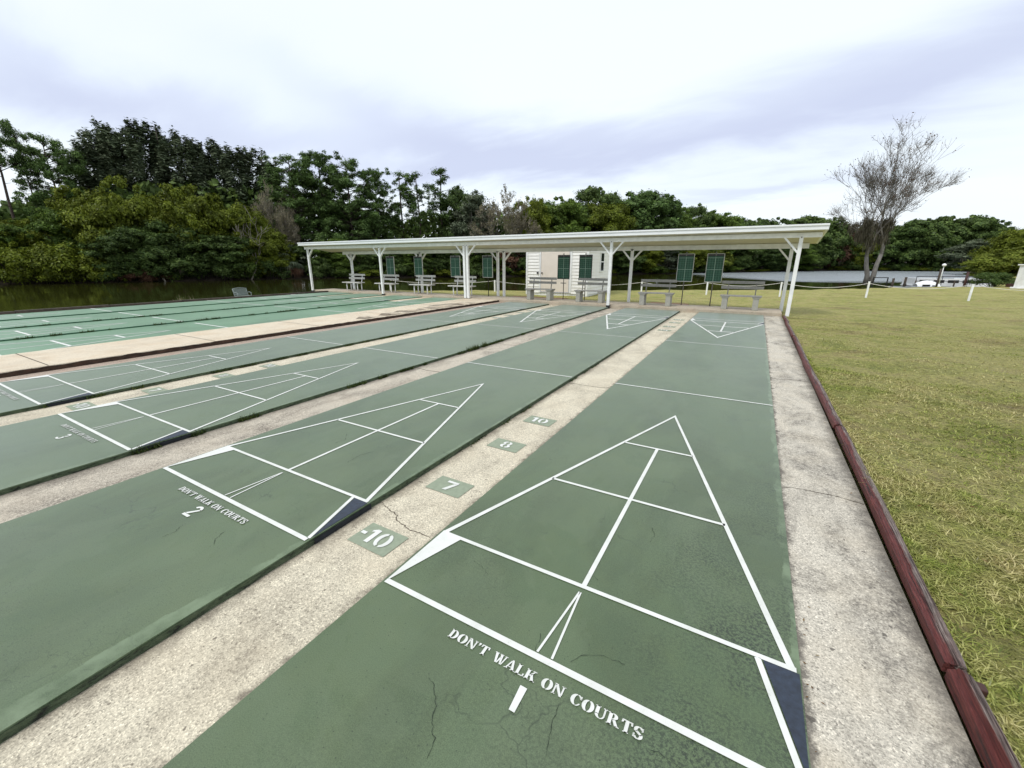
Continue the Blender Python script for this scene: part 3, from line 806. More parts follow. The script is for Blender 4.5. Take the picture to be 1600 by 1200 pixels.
# far bank
v = []; f = []
pxs = np.linspace(-600, 1900, 120); offs = [(-1.2, -1.4), (.3, -.95), (1.5, -.7), (4, -.2), (12, .7), (40, 1.6), (150, 3), (420, 4)]
for px in pxs:
    for d, z in offs:
        q = bank_pt(px, d + .5 * math.sin(px * .11) + .4 * math.sin(px * .037)); v.append((q[0], q[1], z + (random.uniform(-.12, .12) if d > 1 else 0)))
k = len(offs)
for i in range(len(pxs) - 1):
    for j in range(k - 1): f.append((i * k + j, (i + 1) * k + j, (i + 1) * k + j + 1, i * k + j + 1))
o = MB().add(v, f, True).build('far_bank', m_soil); tag(o, 'dark wooded far bank of the lake', 'bank', kind='structure')

# ------------------------------------------------------------------ shelter
sh = empty('shelter', (-9.8, 14.8, 0)); tag(sh, 'long white open shelter with braced posts over the benches', 'shelter')
OX, OY = -9.8, 14.8


def P(mb, name, mat, parent=sh, bevel=0):
    mb.v = [(a - OX, b - OY, c) for a, b, c in mb.v]
    return mb.build(name, mat, parent, bevel=bevel)


sl = -(2.47 - 2.16) / 2.0
xa, xb = -21.55, 2.1
roof = MB().add([(xa, 13.74, 2.60), (xb, 13.74, 2.60), (xb, 15.8, 2.29), (xa, 15.8, 2.29), (xa, 13.74, 2.49), (xb, 13.74, 2.49), (xb, 15.8, 2.18), (xa, 15.8, 2.18)], [(0, 1, 2, 3), (7, 6, 5, 4), (0, 4, 5, 1), (1, 5, 6, 2), (2, 6, 7, 3), (3, 7, 4, 0)])
roof = P(roof, 'roof', m_roofmetal)
mb = MB(); nx = 60
for i in range(nx + 1):
    x = xa + .15 + (xb - xa - .3) * i / nx
    mb.add([(x - .02, 13.80, 2.478), (x + .02, 13.80, 2.478), (x + .02, 15.75, 2.178), (x - .02, 15.75, 2.178)], [(3, 2, 1, 0)])
mb2 = MB().add([(xa + .03, 13.78, 2.481), (xb - .03, 13.78, 2.481), (xb - .03, 15.78, 2.176), (xa + .03, 15.78, 2.176)], [(3, 2, 1, 0)])
P(mb2, 'pan_ceiling', m_ceiling)
P(mb, 'ceiling_rib', m_ceiling)
fas = MB().box(xa - .02, xb + .02, 13.70, 13.738, 2.475, 2.62).box(xa - .03, xb + .03, 13.675, 13.70, 2.585, 2.635)
P(fas, 'fascia', m_roofmetal, bevel=.006)
P(MB().box(xb, xb + .03, 13.74, 15.8, 2.2, 2.28), 'end_trim', m_roofmetal) if False else None
for xx, nm in ((xb, 1), (xa - .03, 0)):
    m_ = MB().add([(xx, 13.74, 2.485), (xx + .03, 13.74, 2.485), (xx + .03, 15.82, 2.17), (xx, 15.82, 2.17), (xx, 13.74, 2.63), (xx + .03, 13.74, 2.63), (xx + .03, 15.82, 2.315), (xx, 15.82, 2.315)], [(3, 2, 1, 0), (4, 5, 6, 7), (0, 1, 5, 4), (1, 2, 6, 5), (2, 3, 7, 6), (3, 0, 4, 7)])
    P(m_, 'end_trim', m_roofmetal)
P(MB().box(-21.5, 2.04, 14.0, 14.045, 2.29, 2.43).box(-21.5, 2.04, 14.06, 14.10, 2.30, 2.42), 'front_beam', m_white, bevel=.004)
P(MB().box(-20.3, 1.9, 15.55, 15.59, 2.03, 2.19).box(-20.3, 1.9, 15.605, 15.645, 2.04, 2.18), 'back_beam', m_white, bevel=.004)


def post(x, y, ztop, braces, zb=.0, boot=True, s=.1, bl=.42):
    m = MB().box(x - s / 2, x + s / 2, y - s / 2, y + s / 2, zb + (.07 if boot else 0), ztop)
    po = P(m, 'post', m_white, bevel=.006)
    for d in braces:
        b = MB().beam((x + d * .04, y, ztop - bl - .06), (x + d * (bl + .03), y, ztop - .02), .05, .085, (0, 1, 0))
        P(b, 'brace', m_white, po)
    if boot: P(MB().box(x - s / 2 - .006, x + s / 2 + .006, y - s / 2 - .006, y + s / 2 + .006, zb - .06, zb + .068), 'post_boot', m_boot, po)
    P(MB().tube([(x, y - s / 2 - .012, ztop - .06), (x, y - s / 2 + .01, ztop - .06)], .016, 8), 'bolt', m_dark, po)


YF, YB = 14.03, 15.6
for x, br in ((1.55, (-1,)), (-4.07, (-1, 1)), (-10.40, (1,)), (-10.565, (-1,)), (-15.68, (-1, 1)), (-21.25, (1,))): post(x, YF, 2.36, br, 0. if x < 1 else .0, x < 1)
for x, br in ((1.45, (-1,)), (-3.72, (-1, 1)), (-9.5, (1,)), (-9.83, (-1,)), (-14.47, (-1, 1)), (-19.67, (-1, 1))): post(x, YB, 2.1, br, 0., False, .1, .36)
P(MB().tube([(-19.56, 15.53, 2.05), (-19.56, 15.53, .25), (-19.52, 15.45, .16), (-19.38, 15.3, .14)], .04, 8), 'downspout', m_white)

# ------------------------------------------------------------------ shed
shd = empty('shed', (-8.0, 18.15, 0)); tag(shd, 'small white lap sided shed with beige door behind the shelter', 'shed')
OX, OY = -8.0, 18.15
x0s, x1s, y0s, y1s, zt = -9.64, -6.41, 18.15, 21.9, 2.45


def laps(mb, p0, p1, nrm, z0, z1, step=.15):
    p0 = np.array(p0); p1 = np.array(p1); nrm = np.array(nrm)
    z = z0
    while z < z1:
        zz = min(z + step, z1)
        a, b = p0 + nrm * .034, p1 + nrm * .034; c, d = p1 + nrm * .004, p0 + nrm * .004
        mb.add([(a[0], a[1], z), (b[0], b[1], z), (c[0], c[1], zz), (d[0], d[1], zz), (d[0], d[1], z), (c[0], c[1], z)], [(0, 1, 2, 3), (4, 5, 1, 0)])
        z += step


w = MB().box(x0s + .02, x1s - .02, y0s + .02, y1s, .12, zt)
laps(w, (x0s, y0s), (-8.95, y0s), (0, -1), .12, zt); laps(w, (-7.2, y0s), (x1s, y0s), (0, -1), .12, zt)
laps(w, (x1s, y0s), (x1s, y1s), (1, 0), .1, zt); laps(w, (x0s, y1s), (x0s, y0s), (-1, 0), .12, zt)
P(w, 'wall', m_siding, shd)
P(MB().box(x0s + .05, x1s - .02, y0s + .01, y1s, -.05, .12), 'skirting', m_white, shd)
for b_ in ((x0s - .045, x0s + .05, y0s - .045, y0s + .05), (x1s - .05, x1s + .045, y0s - .045, y0s + .05), (x1s - .05, x1s + .045, y1s - .1, y1s + .01)):
    P(MB().box(*b_, .02, zt), 'corner_trim', m_white, shd)
d = P(MB().box(-8.85, -7.3, y0s - .03, y0s + .01, .17, 2.35), 'door', m_door, shd)
P(MB().box(-8.93, -8.855, y0s - .05, y0s, .14, 2.4).box(-7.295, -7.2, y0s - .05, y0s, .14, 2.4).box(-8.93, -7.2, y0s - .049, y0s, 2.36, 2.44), 'door_frame', m_white, shd)
P(MB().box(-8.856, -8.838, y0s - .038, y0s - .028, .17, 2.35).box(-7.33, -7.295, y0s - .04, y0s - .028, .17, 2.35).box(-8.85, -7.3, y0s - .04, y0s - .028, .15, .185), 'door_edge', m_trimgrey, d)
P(MB().tube([(-8.77, y0s - .03, 1.09), (-8.77, y0s - .075, 1.09)], [.03, .038], 10), 'door_knob', m_dark, d)
P(MB().box(-9.06, -8.98, y0s - .08, y0s - .015, 1.05, 1.13), 'lock_box', m_dark, shd, bevel=.006)
wn = P(MB().box(x1s + .02, x1s + .055, 19.88, 20.46, 1.12, 2.1), 'window', m_white, shd, bevel=.004)
P(MB().box(x1s + .05, x1s + .06, 19.95, 20.39, 1.65, 2.04), 'pane', m_glass, wn)
P(MB().box(x1s + .05, x1s + .06, 19.95, 20.39, 1.19, 1.6), 'pane', m_glass, wn)
rf = MB(); rz = 2.85; e = .2; xm = (x0s + x1s) / 2
rf.add([(x0s - e, y0s - e, zt - .02), (xm, y0s - e, rz), (xm, y1s + e, rz), (x0s - e, y1s + e, zt - .02), (x1s + e, y0s - e, zt - .02), (x1s + e, y1s + e, zt - .02),
        (x0s - e, y0s - e, zt + .04), (xm, y0s - e, rz + .06), (xm, y1s + e, rz + .06), (x0s - e, y1s + e, zt + .04), (x1s + e, y0s - e, zt + .04), (x1s + e, y1s + e, zt + .04)],
       [(3, 2, 1, 0), (1, 2, 5, 4), (6, 7, 8, 9), (7, 10, 11, 8), (0, 1, 7, 6), (1, 4, 10, 7), (2, 3, 9, 8), (5, 2, 8, 11), (0, 6, 9, 3), (4, 5, 11, 10)])
P(rf, 'roof', m_trimgrey, shd)
P(MB().add([(x0s, y0s, zt), (x1s, y0s, zt), (xm, y0s, rz)], [(0, 1, 2)]), 'gable', m_siding, shd)
P(MB().add([(x0s, y1s, zt), (x1s, y1s, zt), (xm, y1s, rz)], [(2, 1, 0)]), 'gable', m_siding, shd)

# ------------------------------------------------------------------ benches
def concrete_bench():
    r_ = empty('bench')
    for s in (-1, 1):
        x = s * .455
        m = MB().box(x - .085, x + .085, -.17, .2, 0, .40).box(x - .12, x + .12, -.19, .22, .38, .425)
        m.build('pedestal', m_concbench, r_, bevel=.012)
        MB().beam((x * .9, .17, .30), (x * .9, .27, .86), .035, .02, (0, 1, 0)).build('back_support', m_grey, r_)
    MB().box(-.61, .61, -.2, .02, .427, .462).box(-.61, .61, .035, .2, .427, .462).build('seat', m_plank, r_, bevel=.006)
    for z in (.655, .82):
        y = .17 + (z - .3) * .18
        MB().beam((-.63, y, z + .045), (.63, y, z + .045), .03, .095, (0, -.18, 1)).build('back_slat', m_plank, r_, bevel=.005)
    return r_


cb = concrete_bench()
BL = ['grey concrete pedestal bench nearest the lawn under the shelter', 'grey concrete pedestal bench second from the lawn, beside a braced post', 'grey concrete pedestal bench in front of the shed door', 'grey concrete pedestal bench in front of the shed corner with the narrow window']
for i, x in enumerate((.21, -2.5, -7.17, -4.98)):
    o = cb if i == 0 else copy_tree(cb)
    o.location = (x, 14.62, .09); tag(o, BL[i], 'bench', 'concrete benches under the shelter')


def plank_bench():
    r_ = empty('bench')
    for s in (-1, 1):
        x = s * .42
        MB().tube([(x, -.12, .0), (x, -.12, .42)], .026, 8).build('leg', m_white, r_)
        MB().tube([(x, .16, .0), (x, .16, .42)], .026, 8).build('leg', m_white, r_)
        MB().tube([(x, -.12, .41), (x, .18, .41), (x, .30, .9)], .022, 8).build('back_support', m_white, r_)
    MB().box(-.66, .66, -.24, -.02, .43, .475).box(-.66, .66, .0, .2, .43, .475).build('seat', m_plankl, r_, bevel=.006)
    for z in (.62, .80):
        y = .2 + (z - .41) * .24
        MB().beam((-.62, y, z + .05), (.62, y, z + .05), .035, .1, (0, -.2, 1)).build('back_slat', m_plankl, r_, bevel=.005)
    return r_


pb = plank_bench()
PL = ['grey plank bench with white legs beside the double shelter posts', 'grey plank bench with white legs, third from the pond end', 'grey plank bench with white legs, second from the pond end', 'grey plank bench with white legs nearest the pond, by the downspout post']
for i, x in enumerate((-11.25, -13.68, -16.1, -18.62)):
    o = pb if i == 0 else copy_tree(pb)
    o.location = (x, 14.72, .09); tag(o, PL[i], 'bench', 'plank benches under the shelter')

# metal garden bench by the pond
gb = empty('garden_bench', (-21.7, 10.42, -.32), R(90), (.78, .78, .8)); tag(gb, 'grey metal garden bench facing the pond beyond the kerb', 'bench')
for s in (-1, 1):
    x = s * .42
    MB().tube([(x, -.22, 0), (x, -.2, .58), (x, .02, .6), (x, .16, .58)], .02, 6).build('arm', m_bench_al, gb)
    MB().tube([(x, .22, 0), (x, .17, .38), (x, .25, .62), (x, .3, .82)], .02, 6).build('leg', m_bench_al, gb)
MB().box(-.44, .44, -.22, .18, .37, .39).build('seat', m_bench_al, gb)
bm_ = MB().tube([(-.42 + .84 * i / 8, .3, .82 + .05 * math.sin(math.pi * i / 8)) for i in range(9)], .018, 6)
for i in range(15):
    x = -.39 + .78 * i / 14; bm_.beam((x, .18, .42), (x, .30, .83), .03, .01, (0, 1, 0))
bm_.beam((-.42, .2, .47), (.42, .2, .47), .02, .03)
bm_.build('backrest', m_bench_al, gb)
gb.rotation_euler = (0, 0, R(-90) + R(180))

# ------------------------------------------------------------------ scoreboards
def scoreboard(dark_pole, frame_mat, shelf):
    r_ = empty('scoreboard')
    pm = m_dark if dark_pole else m_grey
    MB().tube([(0, .02, 0), (0, .02, 1.80)], .018, 8).build('pole', pm, r_)
    b = MB().box(-.255, .255, -.03, 0, .86, 1.72).build('board', m_scoreg, r_)
    MB().box(-.255, .255, -.034, .002, 1.72, 1.79).build('top_band', m_dark, r_)
    fr = MB().box(-.272, -.256, -.035, .004, .85, 1.79).box(.256, .272, -.035, .004, .85, 1.79).box(-.272, .272, -.036, .004, .835, .858).box(-.272, .272, -.036, .004, 1.792, 1.806)
    fr.build('frame', frame_mat, r_)
    gr = MB()
    for xx in (-.17, -.085, .085, .17): gr.box(xx - .003, xx + .003, -.034, -.0305, .87, 1.66)
    for k_ in range(1, 10):
        if k_ != 5:
            z = .87 + .079 * k_; gr.box(-.25, .25, -.0345, -.031, z - .003, z + .003)
    gr.build('score_grid', m_grid, b)
    MB().box(-.008, .008, -.036, -.0312, .865, 1.7).box(-.25, .25, -.0365, -.0315, 1.258, 1.272).box(-.25, .25, -.0362, -.0316, 1.655, 1.667).build('centre_line', m_gridb, b)
    MB().box(-.02, .02, -.05, -.03, 1.74, 1.86).build('clip', pm, r_)
    if shelf: MB().box(-.11, .11, -.05, .05, .66, .69).build('cue_rest', pm, r_)
    return r_


protos = {}
SBL = [(-.74, 0, m_frame, 0, 'green gridded scoreboard nearest the lawn, on a bare pole'), (-1.70, 0, m_frame, 0, 'green gridded scoreboard second from the lawn, beside its twin over the grass'),
       (-5.47, 0, m_dark, 0, 'green gridded scoreboard in black frame against the white siding of the shed'), (-6.42, 0, m_dark, 1, 'green gridded scoreboard with cue rest in front of the beige shed door'),
       (-10.18, 1, m_frame, 0, 'green gridded scoreboard on black pole between the double shelter posts'), (-12.02, 1, m_frame, 0, 'green gridded scoreboard behind the plank bench by the double posts'),
       (-14.35, 1, m_frame, 0, 'green gridded scoreboard in front of a back post among the plank benches'), (-16.3, 1, m_frame, 0, 'green gridded scoreboard nearest the pond, half hidden by a front post')]
for x, dk, fm, shf, lab in SBL:
    key = (dk, fm.name, shf)
    if key not in protos: protos[key] = o = scoreboard(dk, fm, shf)
    else: o = copy_tree(protos[key])
    o.location = (x, 15.30, .09); o.rotation_euler = (0, 0, random.uniform(-.03, .03)); tag(o, lab, 'scoreboard', 'scoreboards along the shelter')

# ------------------------------------------------------------------ rope fence
fe = empty('rope_fence', (0, 0, 0)); tag(fe, 'white rope strung on short white posts across the lawn', 'fence')
RP = [(-18.5, 17.3, .62), (-12.26, 19.2, .64), (-8.6, 20.7, .6), (-4.72, 22.1, .62), (-1.52, 22.4, .66), (1.69, 23.05, .70), (5.1, 23.74, .73), (8.74, 24.5, .72), (12.6, 25.4, .72), (16.6, 26.4, .72)]
for x, y, h in RP:
    z = float(lawn_z(np.array(x), np.array(y)))
    MB().box(x - .035, x + .035, y - .035, y + .035, z - .05, z + h).build('fence_post', m_white, fe, bevel=.004)
rp = MB()
for (a, b) in zip(RP[:-1], RP[1:]):
    pts = []
    for i in range(13):
        t_ = i / 12; pts.append((a[0] + (b[0] - a[0]) * t_, a[1] + (b[1] - a[1]) * t_, (a[2] + (b[2] - a[2]) * t_) - .05 - (.26 if a[0] > 1 else .2) * 4 * t_ * (1 - t_) * .8))
    rp.tube(pts, .0105, 6)
rp.build('rope', m_rope, fe)

# ------------------------------------------------------------------ vegetation
def leaf_quads(C, Nrm, L, W, r_):
    n = len(C)
    a = r_.normal(size=(n, 3)); u = np.cross(Nrm, a); u /= np.linalg.norm(u, axis=1)[:, None] + 1e-9
    w = np.cross(Nrm, u)
    u = u * L[:, None]; w = w * W[:, None]
    return np.stack([C - u, C - w * .9 + u * .1, C + u, C + w * .9 + u * .1], 1).reshape(-1, 3)


def lobes_cloud(lobes, dens, size, r_, asp=.55, upb=.45, shell=.42):
    Cs = []; Ns = []
    for c, rad in lobes:
        n = max(6, int(dens * (rad[0] * rad[1] + rad[0] * rad[2] + rad[1] * rad[2]) / 3))
        d = r_.normal(size=(n, 3)); d /= np.linalg.norm(d, axis=1)[:, None]
        rr = shell + (1 - shell) * r_.random(n) ** .7 + r_.normal(0, .1, n)
        th = np.arctan2(d[:, 1], d[:, 0]); p1, p2, p3 = r_.uniform(0, 6.28, 3)
        rr = rr * (1 + .28 * np.sin(3 * th + p1) * np.sin(3 * d[:, 2] + p2) + .18 * np.sin(5 * th + 4 * d[:, 2] + p3))
        Cs.append(np.array(c) + d * rr[:, None] * np.array(rad))
        nn = d * .9 + r_.normal(0, .42, (n, 3)) + np.array([0, 0, upb]); Ns.append(nn / np.linalg.norm(nn, axis=1)[:, None])
    C = np.concatenate(Cs); N = np.concatenate(Ns); n = len(C)
    L = size * r_.uniform(.55, 1.35, n)
    return leaf_quads(C, N, L, L * asp, r_)


def limb(mb, a, b, r0, r1, r_, bend=.12, n=4, sides=6):
    a = np.array(a, float); b = np.array(b, float); L = np.linalg.norm(b - a); pts = []
    for i in range(n + 1):
        t_ = i / n; pts.append(tuple(a + (b - a) * t_ + (r_.normal(0, bend * L * .35, 3) if 0 < i < n else 0)))
    mb.tube(pts, [r0 + (r1 - r0) * i / n for i in range(n + 1)], sides)
    return pts


B_pale = mat_bark('pale_bark', (.16, .14, .11), (.34, .31, .26))
B_bare = mat_bark('bare_tree_bark', (.11, .10, .09), (.25, .235, .22))
B_dark = mat_bark('dark_bark', (.022, .017, .013), (.06, .048, .04))
B_grey = mat_bark('grey_bark', (.08, .07, .058), (.19, .17, .15))
B_pine = mat_bark('pine_bark', (.04, .028, .022), (.1, .075, .062))
L_olive = mat_leaf('olive_foliage', (0.058, 0.080, 0.009), (0.120, 0.153, 0.015), (0.208, 0.240, 0.029))
L_green = mat_leaf('mid_green_foliage', (0.043, 0.077, 0.016), (0.092, 0.151, 0.025), (0.169, 0.238, 0.046))
L_deep = mat_leaf('deep_green_foliage', (0.031, 0.059, 0.018), (0.076, 0.121, 0.031), (0.139, 0.197, 0.053))
L_cas = mat_leaf('blackish_needle_foliage', (0.047, 0.068, 0.039), (0.100, 0.131, 0.073), (0.209, 0.242, 0.152), .15)
L_pine = mat_leaf('pine_needle_foliage', (0.040, 0.072, 0.022), (0.081, 0.137, 0.038), (0.143, 0.216, 0.062), .15)
L_lime = mat_leaf('lime_foliage', (0.071, 0.100, 0.014), (0.142, 0.177, 0.024), (0.236, 0.260, 0.047))
L_pale = mat_leaf('pale_dry_foliage', (.11, .1, .055), (.19, .17, .1), (.3, .27, .17))
L_red = mat_leaf('rusty_foliage', (.05, .022, .014), (.1, .05, .03), (.17, .10, .06))
L_greyg = mat_leaf('grey_green_foliage', (0.053, 0.071, 0.041), (0.100, 0.124, 0.077), (0.165, 0.189, 0.118))
L_moss = mat_leaf('moss_foliage', (.06, .055, .035), (.11, .10, .07), (.17, .155, .11))


def tree(name, trunk, crown, bark, leaf, extra=None):
    r_ = empty(name)
    trunk.build('trunk', bark, r_)
    np_obj('crown', crown, np.arange(len(crown)).reshape(-1, 4), leaf, r_)
    if extra is not None: np_obj('moss_foliage', extra, np.arange(len(extra)).reshape(-1, 4), L_moss, r_)
    return r_


def moss_strands(pts, r_, n_each=10, ln=1.2, w=.05):
    Q = []
    for p in pts:
        for _ in range(n_each):
            b = np.array(p) + r_.normal(0, .22, 3); L = ln * r_.uniform(.3, 1.2); a = r_.uniform(0, 6.28); ww = np.array([math.cos(a), math.sin(a), 0]) * w * r_.uniform(.5, 1.4)
            e = b + np.array([r_.normal(0, .08), r_.normal(0, .08), -L])
            m = (b + e) / 2 + r_.normal(0, .04, 3)
            Q += [b - ww * .4, b + ww * .4, m + ww, m - ww, m - ww, m + ww, e + ww * .15, e - ww * .15]
    return np.array(Q)


def oak(seed, H=12., Rr=5., low=.12, nl=38, leaf=L_green, moss=False, dens=150, size=.30, bark=B_dark):
    r_ = np.random.default_rng(seed); tb = MB(); lob = []
    zc = H * (low + (1 - low) * .5); zr = H * (1 - low) * .5
    fork = H * (low + .12)
    limb(tb, (0, 0, -1.), (r_.normal(0, .3), r_.normal(0, .3), fork), .035 * H * .9, .025 * H, r_, .06, 4, 8)
    for i in range(nl):
        d = r_.normal(size=3); d /= np.linalg.norm(d); q = r_.uniform(.35, .88)
        c = np.array([d[0] * Rr * q, d[1] * Rr * q, zc + d[2] * zr * q])
        s = r_.uniform(.19, .36) * Rr
        lob.append((c, (s * r_.uniform(.9, 1.3), s * r_.uniform(.9, 1.3), s * r_.uniform(.5, .8))))
        if i % 3 == 0: limb(tb, (0, 0, fork * r_.uniform(.75, 1.)), c, .012 * H, .02, r_, .12, 4, 5)
    # small sprays that break the outline
    for i in range(nl):
        d = r_.normal(size=3); d /= np.linalg.norm(d)
        c = np.array([d[0] * Rr * .97, d[1] * Rr * .97, zc + d[2] * zr * .97]); s = r_.uniform(.06, .12) * Rr
        lob.append((c, (s, s, s * .8)))
    Q = lobes_cloud(lob, dens * 12.56 / 4, size, r_)
    ex = None
    if moss:
        pts = [c + np.array([0, 0, -rad[2] * .7]) for c, rad in lob[:nl] if c[2] < zc + .4 * zr]
        ex = moss_strands(pts, r_, 14, H * .12, .05)
    return tree('broadleaf_tree', tb, Q, bark, leaf, ex)


def casuarina(seed, H=18.):
    r_ = np.random.default_rng(seed); tb = MB(); lob = []
    limb(tb, (0, 0, -1), (r_.normal(0, .3), r_.normal(0, .3), H * .96), .2, .03, r_, .02, 6, 6)
    for i in range(64):
        t_ = r_.uniform(.15, .95); a = r_.uniform(0, 6.28); q = 2.9 * (1.02 - t_) ** .55 * r_.uniform(.25, 1.)
        c = np.array([math.cos(a) * q, math.sin(a) * q, H * t_])
        lob.append((c, (.40, .40, r_.uniform(.6, 1.2)))); lob.append((c + np.array([r_.normal(0, .3), r_.normal(0, .3), r_.uniform(.5, 1.3)]), (.2, .2, r_.uniform(.4, .8))))
        tb.tube([(0, 0, H * t_ - .9), tuple(c)], [.04, .015], 4)
    for i in range(3): lob.append((np.array([r_.normal(0, .25), r_.normal(0, .25), H * (.93 + .025 * i)]), (.32, .32, .8)))
    Q = lobes_cloud(lob, 560, .175, r_, .34, .9, .3)
    return tree('feathery_evergreen', tb, Q, B_dark, L_cas)


def pine(seed, H=18., Rr=3.6, bare=.55, nl=34, leaf=L_pine, dens=210, lean=.6):
    r_ = np.random.default_rng(seed); tb = MB(); lob = []
    top = np.array([lean * r_.uniform(.6, 1.2), r_.normal(0, .3), H * .97])
    pts = limb(tb, (0, 0, -1), top, .017 * H * .75, .05, r_, .015, 6, 8)
    for i in range(nl):
        t_ = r_.uniform(bare, .98); a = r_.uniform(0, 6.28); q = Rr * (1.15 - .55 * (t_ - bare) / (1 - bare)) * r_.uniform(.35, 1.)
        b = top * t_; c = b + np.array([math.cos(a) * q, math.sin(a) * q, q * .22])
        tb.tube([tuple(b), tuple((b + c) / 2 + np.array([0, 0, .12 * q])), tuple(c)], [.06, .04, .015], 4)
        s = r_.uniform(.4, .85)
        lob.append((c, (s, s, s * .8))); lob.append((c + r_.normal(0, .5, 3), (s * .6, s * .6, s * .5)))
        if r_.random() < .5: lob.append((b + (c - b) * .6 + np.array([0, 0, .3]), (s * .7, s * .7, s * .4)))
    lob.append((top, (.9, .9, .6)))
    for i in range(5):        # dead stubs
        t_ = r_.uniform(min(.25, bare * .8), bare); a = r_.uniform(0, 6.28); b = top * t_
        tb.tube([tuple(b), tuple(b + np.array([math.cos(a), math.sin(a), .15]) * r_.uniform(.8, 2.))], [.04, .01], 4)
    Q = lobes_cloud(lob, dens * 1.9, .165, r_, .32, .5, .25)
    return tree('pine_tree', tb, Q, B_pine, leaf)


def bush(seed, H=5.4, Rr=4.4, leaf=L_olive, size=.17, dens=300):
    r_ = np.random.default_rng(seed); tb = MB(); lob = []
    for i in range(24):
        a = r_.uniform(0, 6.28); q = Rr * math.sqrt(r_.random()) * .85; z = H * r_.uniform(.2, .8) * (1 - .3 * (q / Rr) ** 2)
        c = np.array([math.cos(a) * q, math.sin(a) * q, z]); s = r_.uniform(.5, .95) * Rr * .38
        lob.append((c, (s * 1.15, s * 1.15, s * .8))); tb.tube([(c[0] * .15, c[1] * .15, -.9), tuple(c * np.array([.6, .6, .5])), tuple(c)], [.07, .05, .02], 5)
    for i in range(14):
        a = r_.uniform(0, 6.28); c = np.array([math.cos(a) * Rr * .98, math.sin(a) * Rr * .98, H * r_.uniform(.05, .6)]); lob.append((c, (.35, .35, .28)))
    Q = lobes_cloud(lob, dens, size, r_)
    return tree('shrub', tb, Q, B_dark, leaf)


def branch_tree(seed, H, spread, trunks, rad, leafn=0, leaf=L_red, lsize=.12, mossn=0, bark=B_grey, up=.35, depth=6, lowmoss=.45, name='bare_tree', rmin=.009, twigs=0):
    r_ = np.random.default_rng(seed); tb = MB(); tips = []; mids = []

    def grow(p, d, L, r0, lev):
        n = 3; pts = [p]; q = p
        for i in range(n):
            d = d + r_.normal(0, .10, 3) + np.array([0, 0, up * .08]); d = d / np.linalg.norm(d)
            q = q + d * L / n; pts.append(q)
        r1 = r0 * .62
        tb.tube([tuple(x_) for x_ in pts], [max(rmin, r0 + (r1 - r0) * i / n) for i in range(n + 1)], 7 if lev < 2 else (4 if lev < 4 else 3), lev < 1)
        if lev > 0: mids.append(pts[2])
        if lev >= depth: tips.append(q); return
        k_ = 2 if r_.random() < .55 else 3
        for j in range(k_):
            ax = r_.normal(size=3); ax -= d * (ax @ d); ax /= np.linalg.norm(ax)
            ang = r_.uniform(.2, .62) * spread
            nd = d * math.cos(ang) + ax * math.sin(ang)
            grow(q, nd, L * r_.uniform(.66, .92), r1 * (.95 if j == 0 else .75), lev + 1)
        if lev in (1, 2, 3) and r_.random() < .8:
            ax = r_.normal(size=3); ax -= d * (ax @ d); ax /= np.linalg.norm(ax)
            grow(pts[2], d * .7 + ax * .7, L * .6, r1 * .55, min(depth, lev + 2))
    for (b, d, L) in trunks: grow(np.array(b, float), np.array(d, float) / np.linalg.norm(d), L, rad, 0)
    if twigs:
        tw = []; r2 = np.random.default_rng(seed + 1)
        for p in tips + mids[len(mids) // 3:]:
            for k_ in range(twigs):
                d = p - np.array([0, 0, .25 * H]); d = d / np.linalg.norm(d) + r2.normal(0, .55, 3); d /= np.linalg.norm(d); L = H * r2.uniform(.03, .075)
                m_ = p + d * L * .5 + r2.normal(0, .03, 3); e = p + d * L + np.array([0, 0, .12 * L]) + r2.normal(0, .06, 3); tb.tube([tuple(p), tuple(m_), tuple(e)], [rmin, rmin * .8, rmin * .5], 3, False); tw += [m_, e]
        tips = tips + tw
    ro = empty(name); tb.build('trunk', bark, ro)
    if leafn:
        T = np.array(tips + mids); sel = T[r_.integers(0, len(T), leafn)] + r_.normal(0, .12, (leafn, 3))
        N = r_.normal(size=(leafn, 3)); N /= np.linalg.norm(N, axis=1)[:, None]
        Q = leaf_quads(sel, N, lsize * r_.uniform(.5, 1.3, leafn), lsize * .5 * r_.uniform(.5, 1.3, leafn), r_)
        np_obj('crown', Q, np.arange(len(Q)).reshape(-1, 4), leaf, ro)
    if mossn:
        Mi = np.array([m_ for m_ in mids if m_[2] < H * lowmoss and math.hypot(m_[0], m_[1]) < H * .27]);
        sel = Mi[r_.integers(0, len(Mi), mossn)]
        Q = np.concatenate([moss_strands([m_], r_, int(r_.integers(3, 16)), r_.uniform(.35, 1.5), .035) for m_ in sel]); np_obj('moss_foliage', Q, np.arange(len(Q)).reshape(-1, 4), L_moss, ro)
    return ro, np.array(tips)


# the bare mossy tree on the lawn edge
bt, tips = branch_tree(676, 15.7, .8, [((-.2, 0, -.1), (-.0, -.02, 1.), 3.6), ((.24, .1, -.1), (.05, .05, 1.), 3.9)], .30, 1500, L_red, .11, 300, up=.5, depth=6, rmin=.013, twigs=3, bark=B_bare, lowmoss=.5)
bt.name = 'bare_tree'
hz = float(tips[:, 2].max()); wx_ = float(np.percentile(tips @ RGT, 98) - np.percentile(tips @ RGT, 2))
bt.location = (8.75, 44.3, -.15); bt.scale = (.70, .70, 12.5 / hz)
tag(bt, 'nearly leafless tree draped in grey moss standing at the lake edge of the lawn', 'tree')

# prototypes -> placed trees
PROT = {}


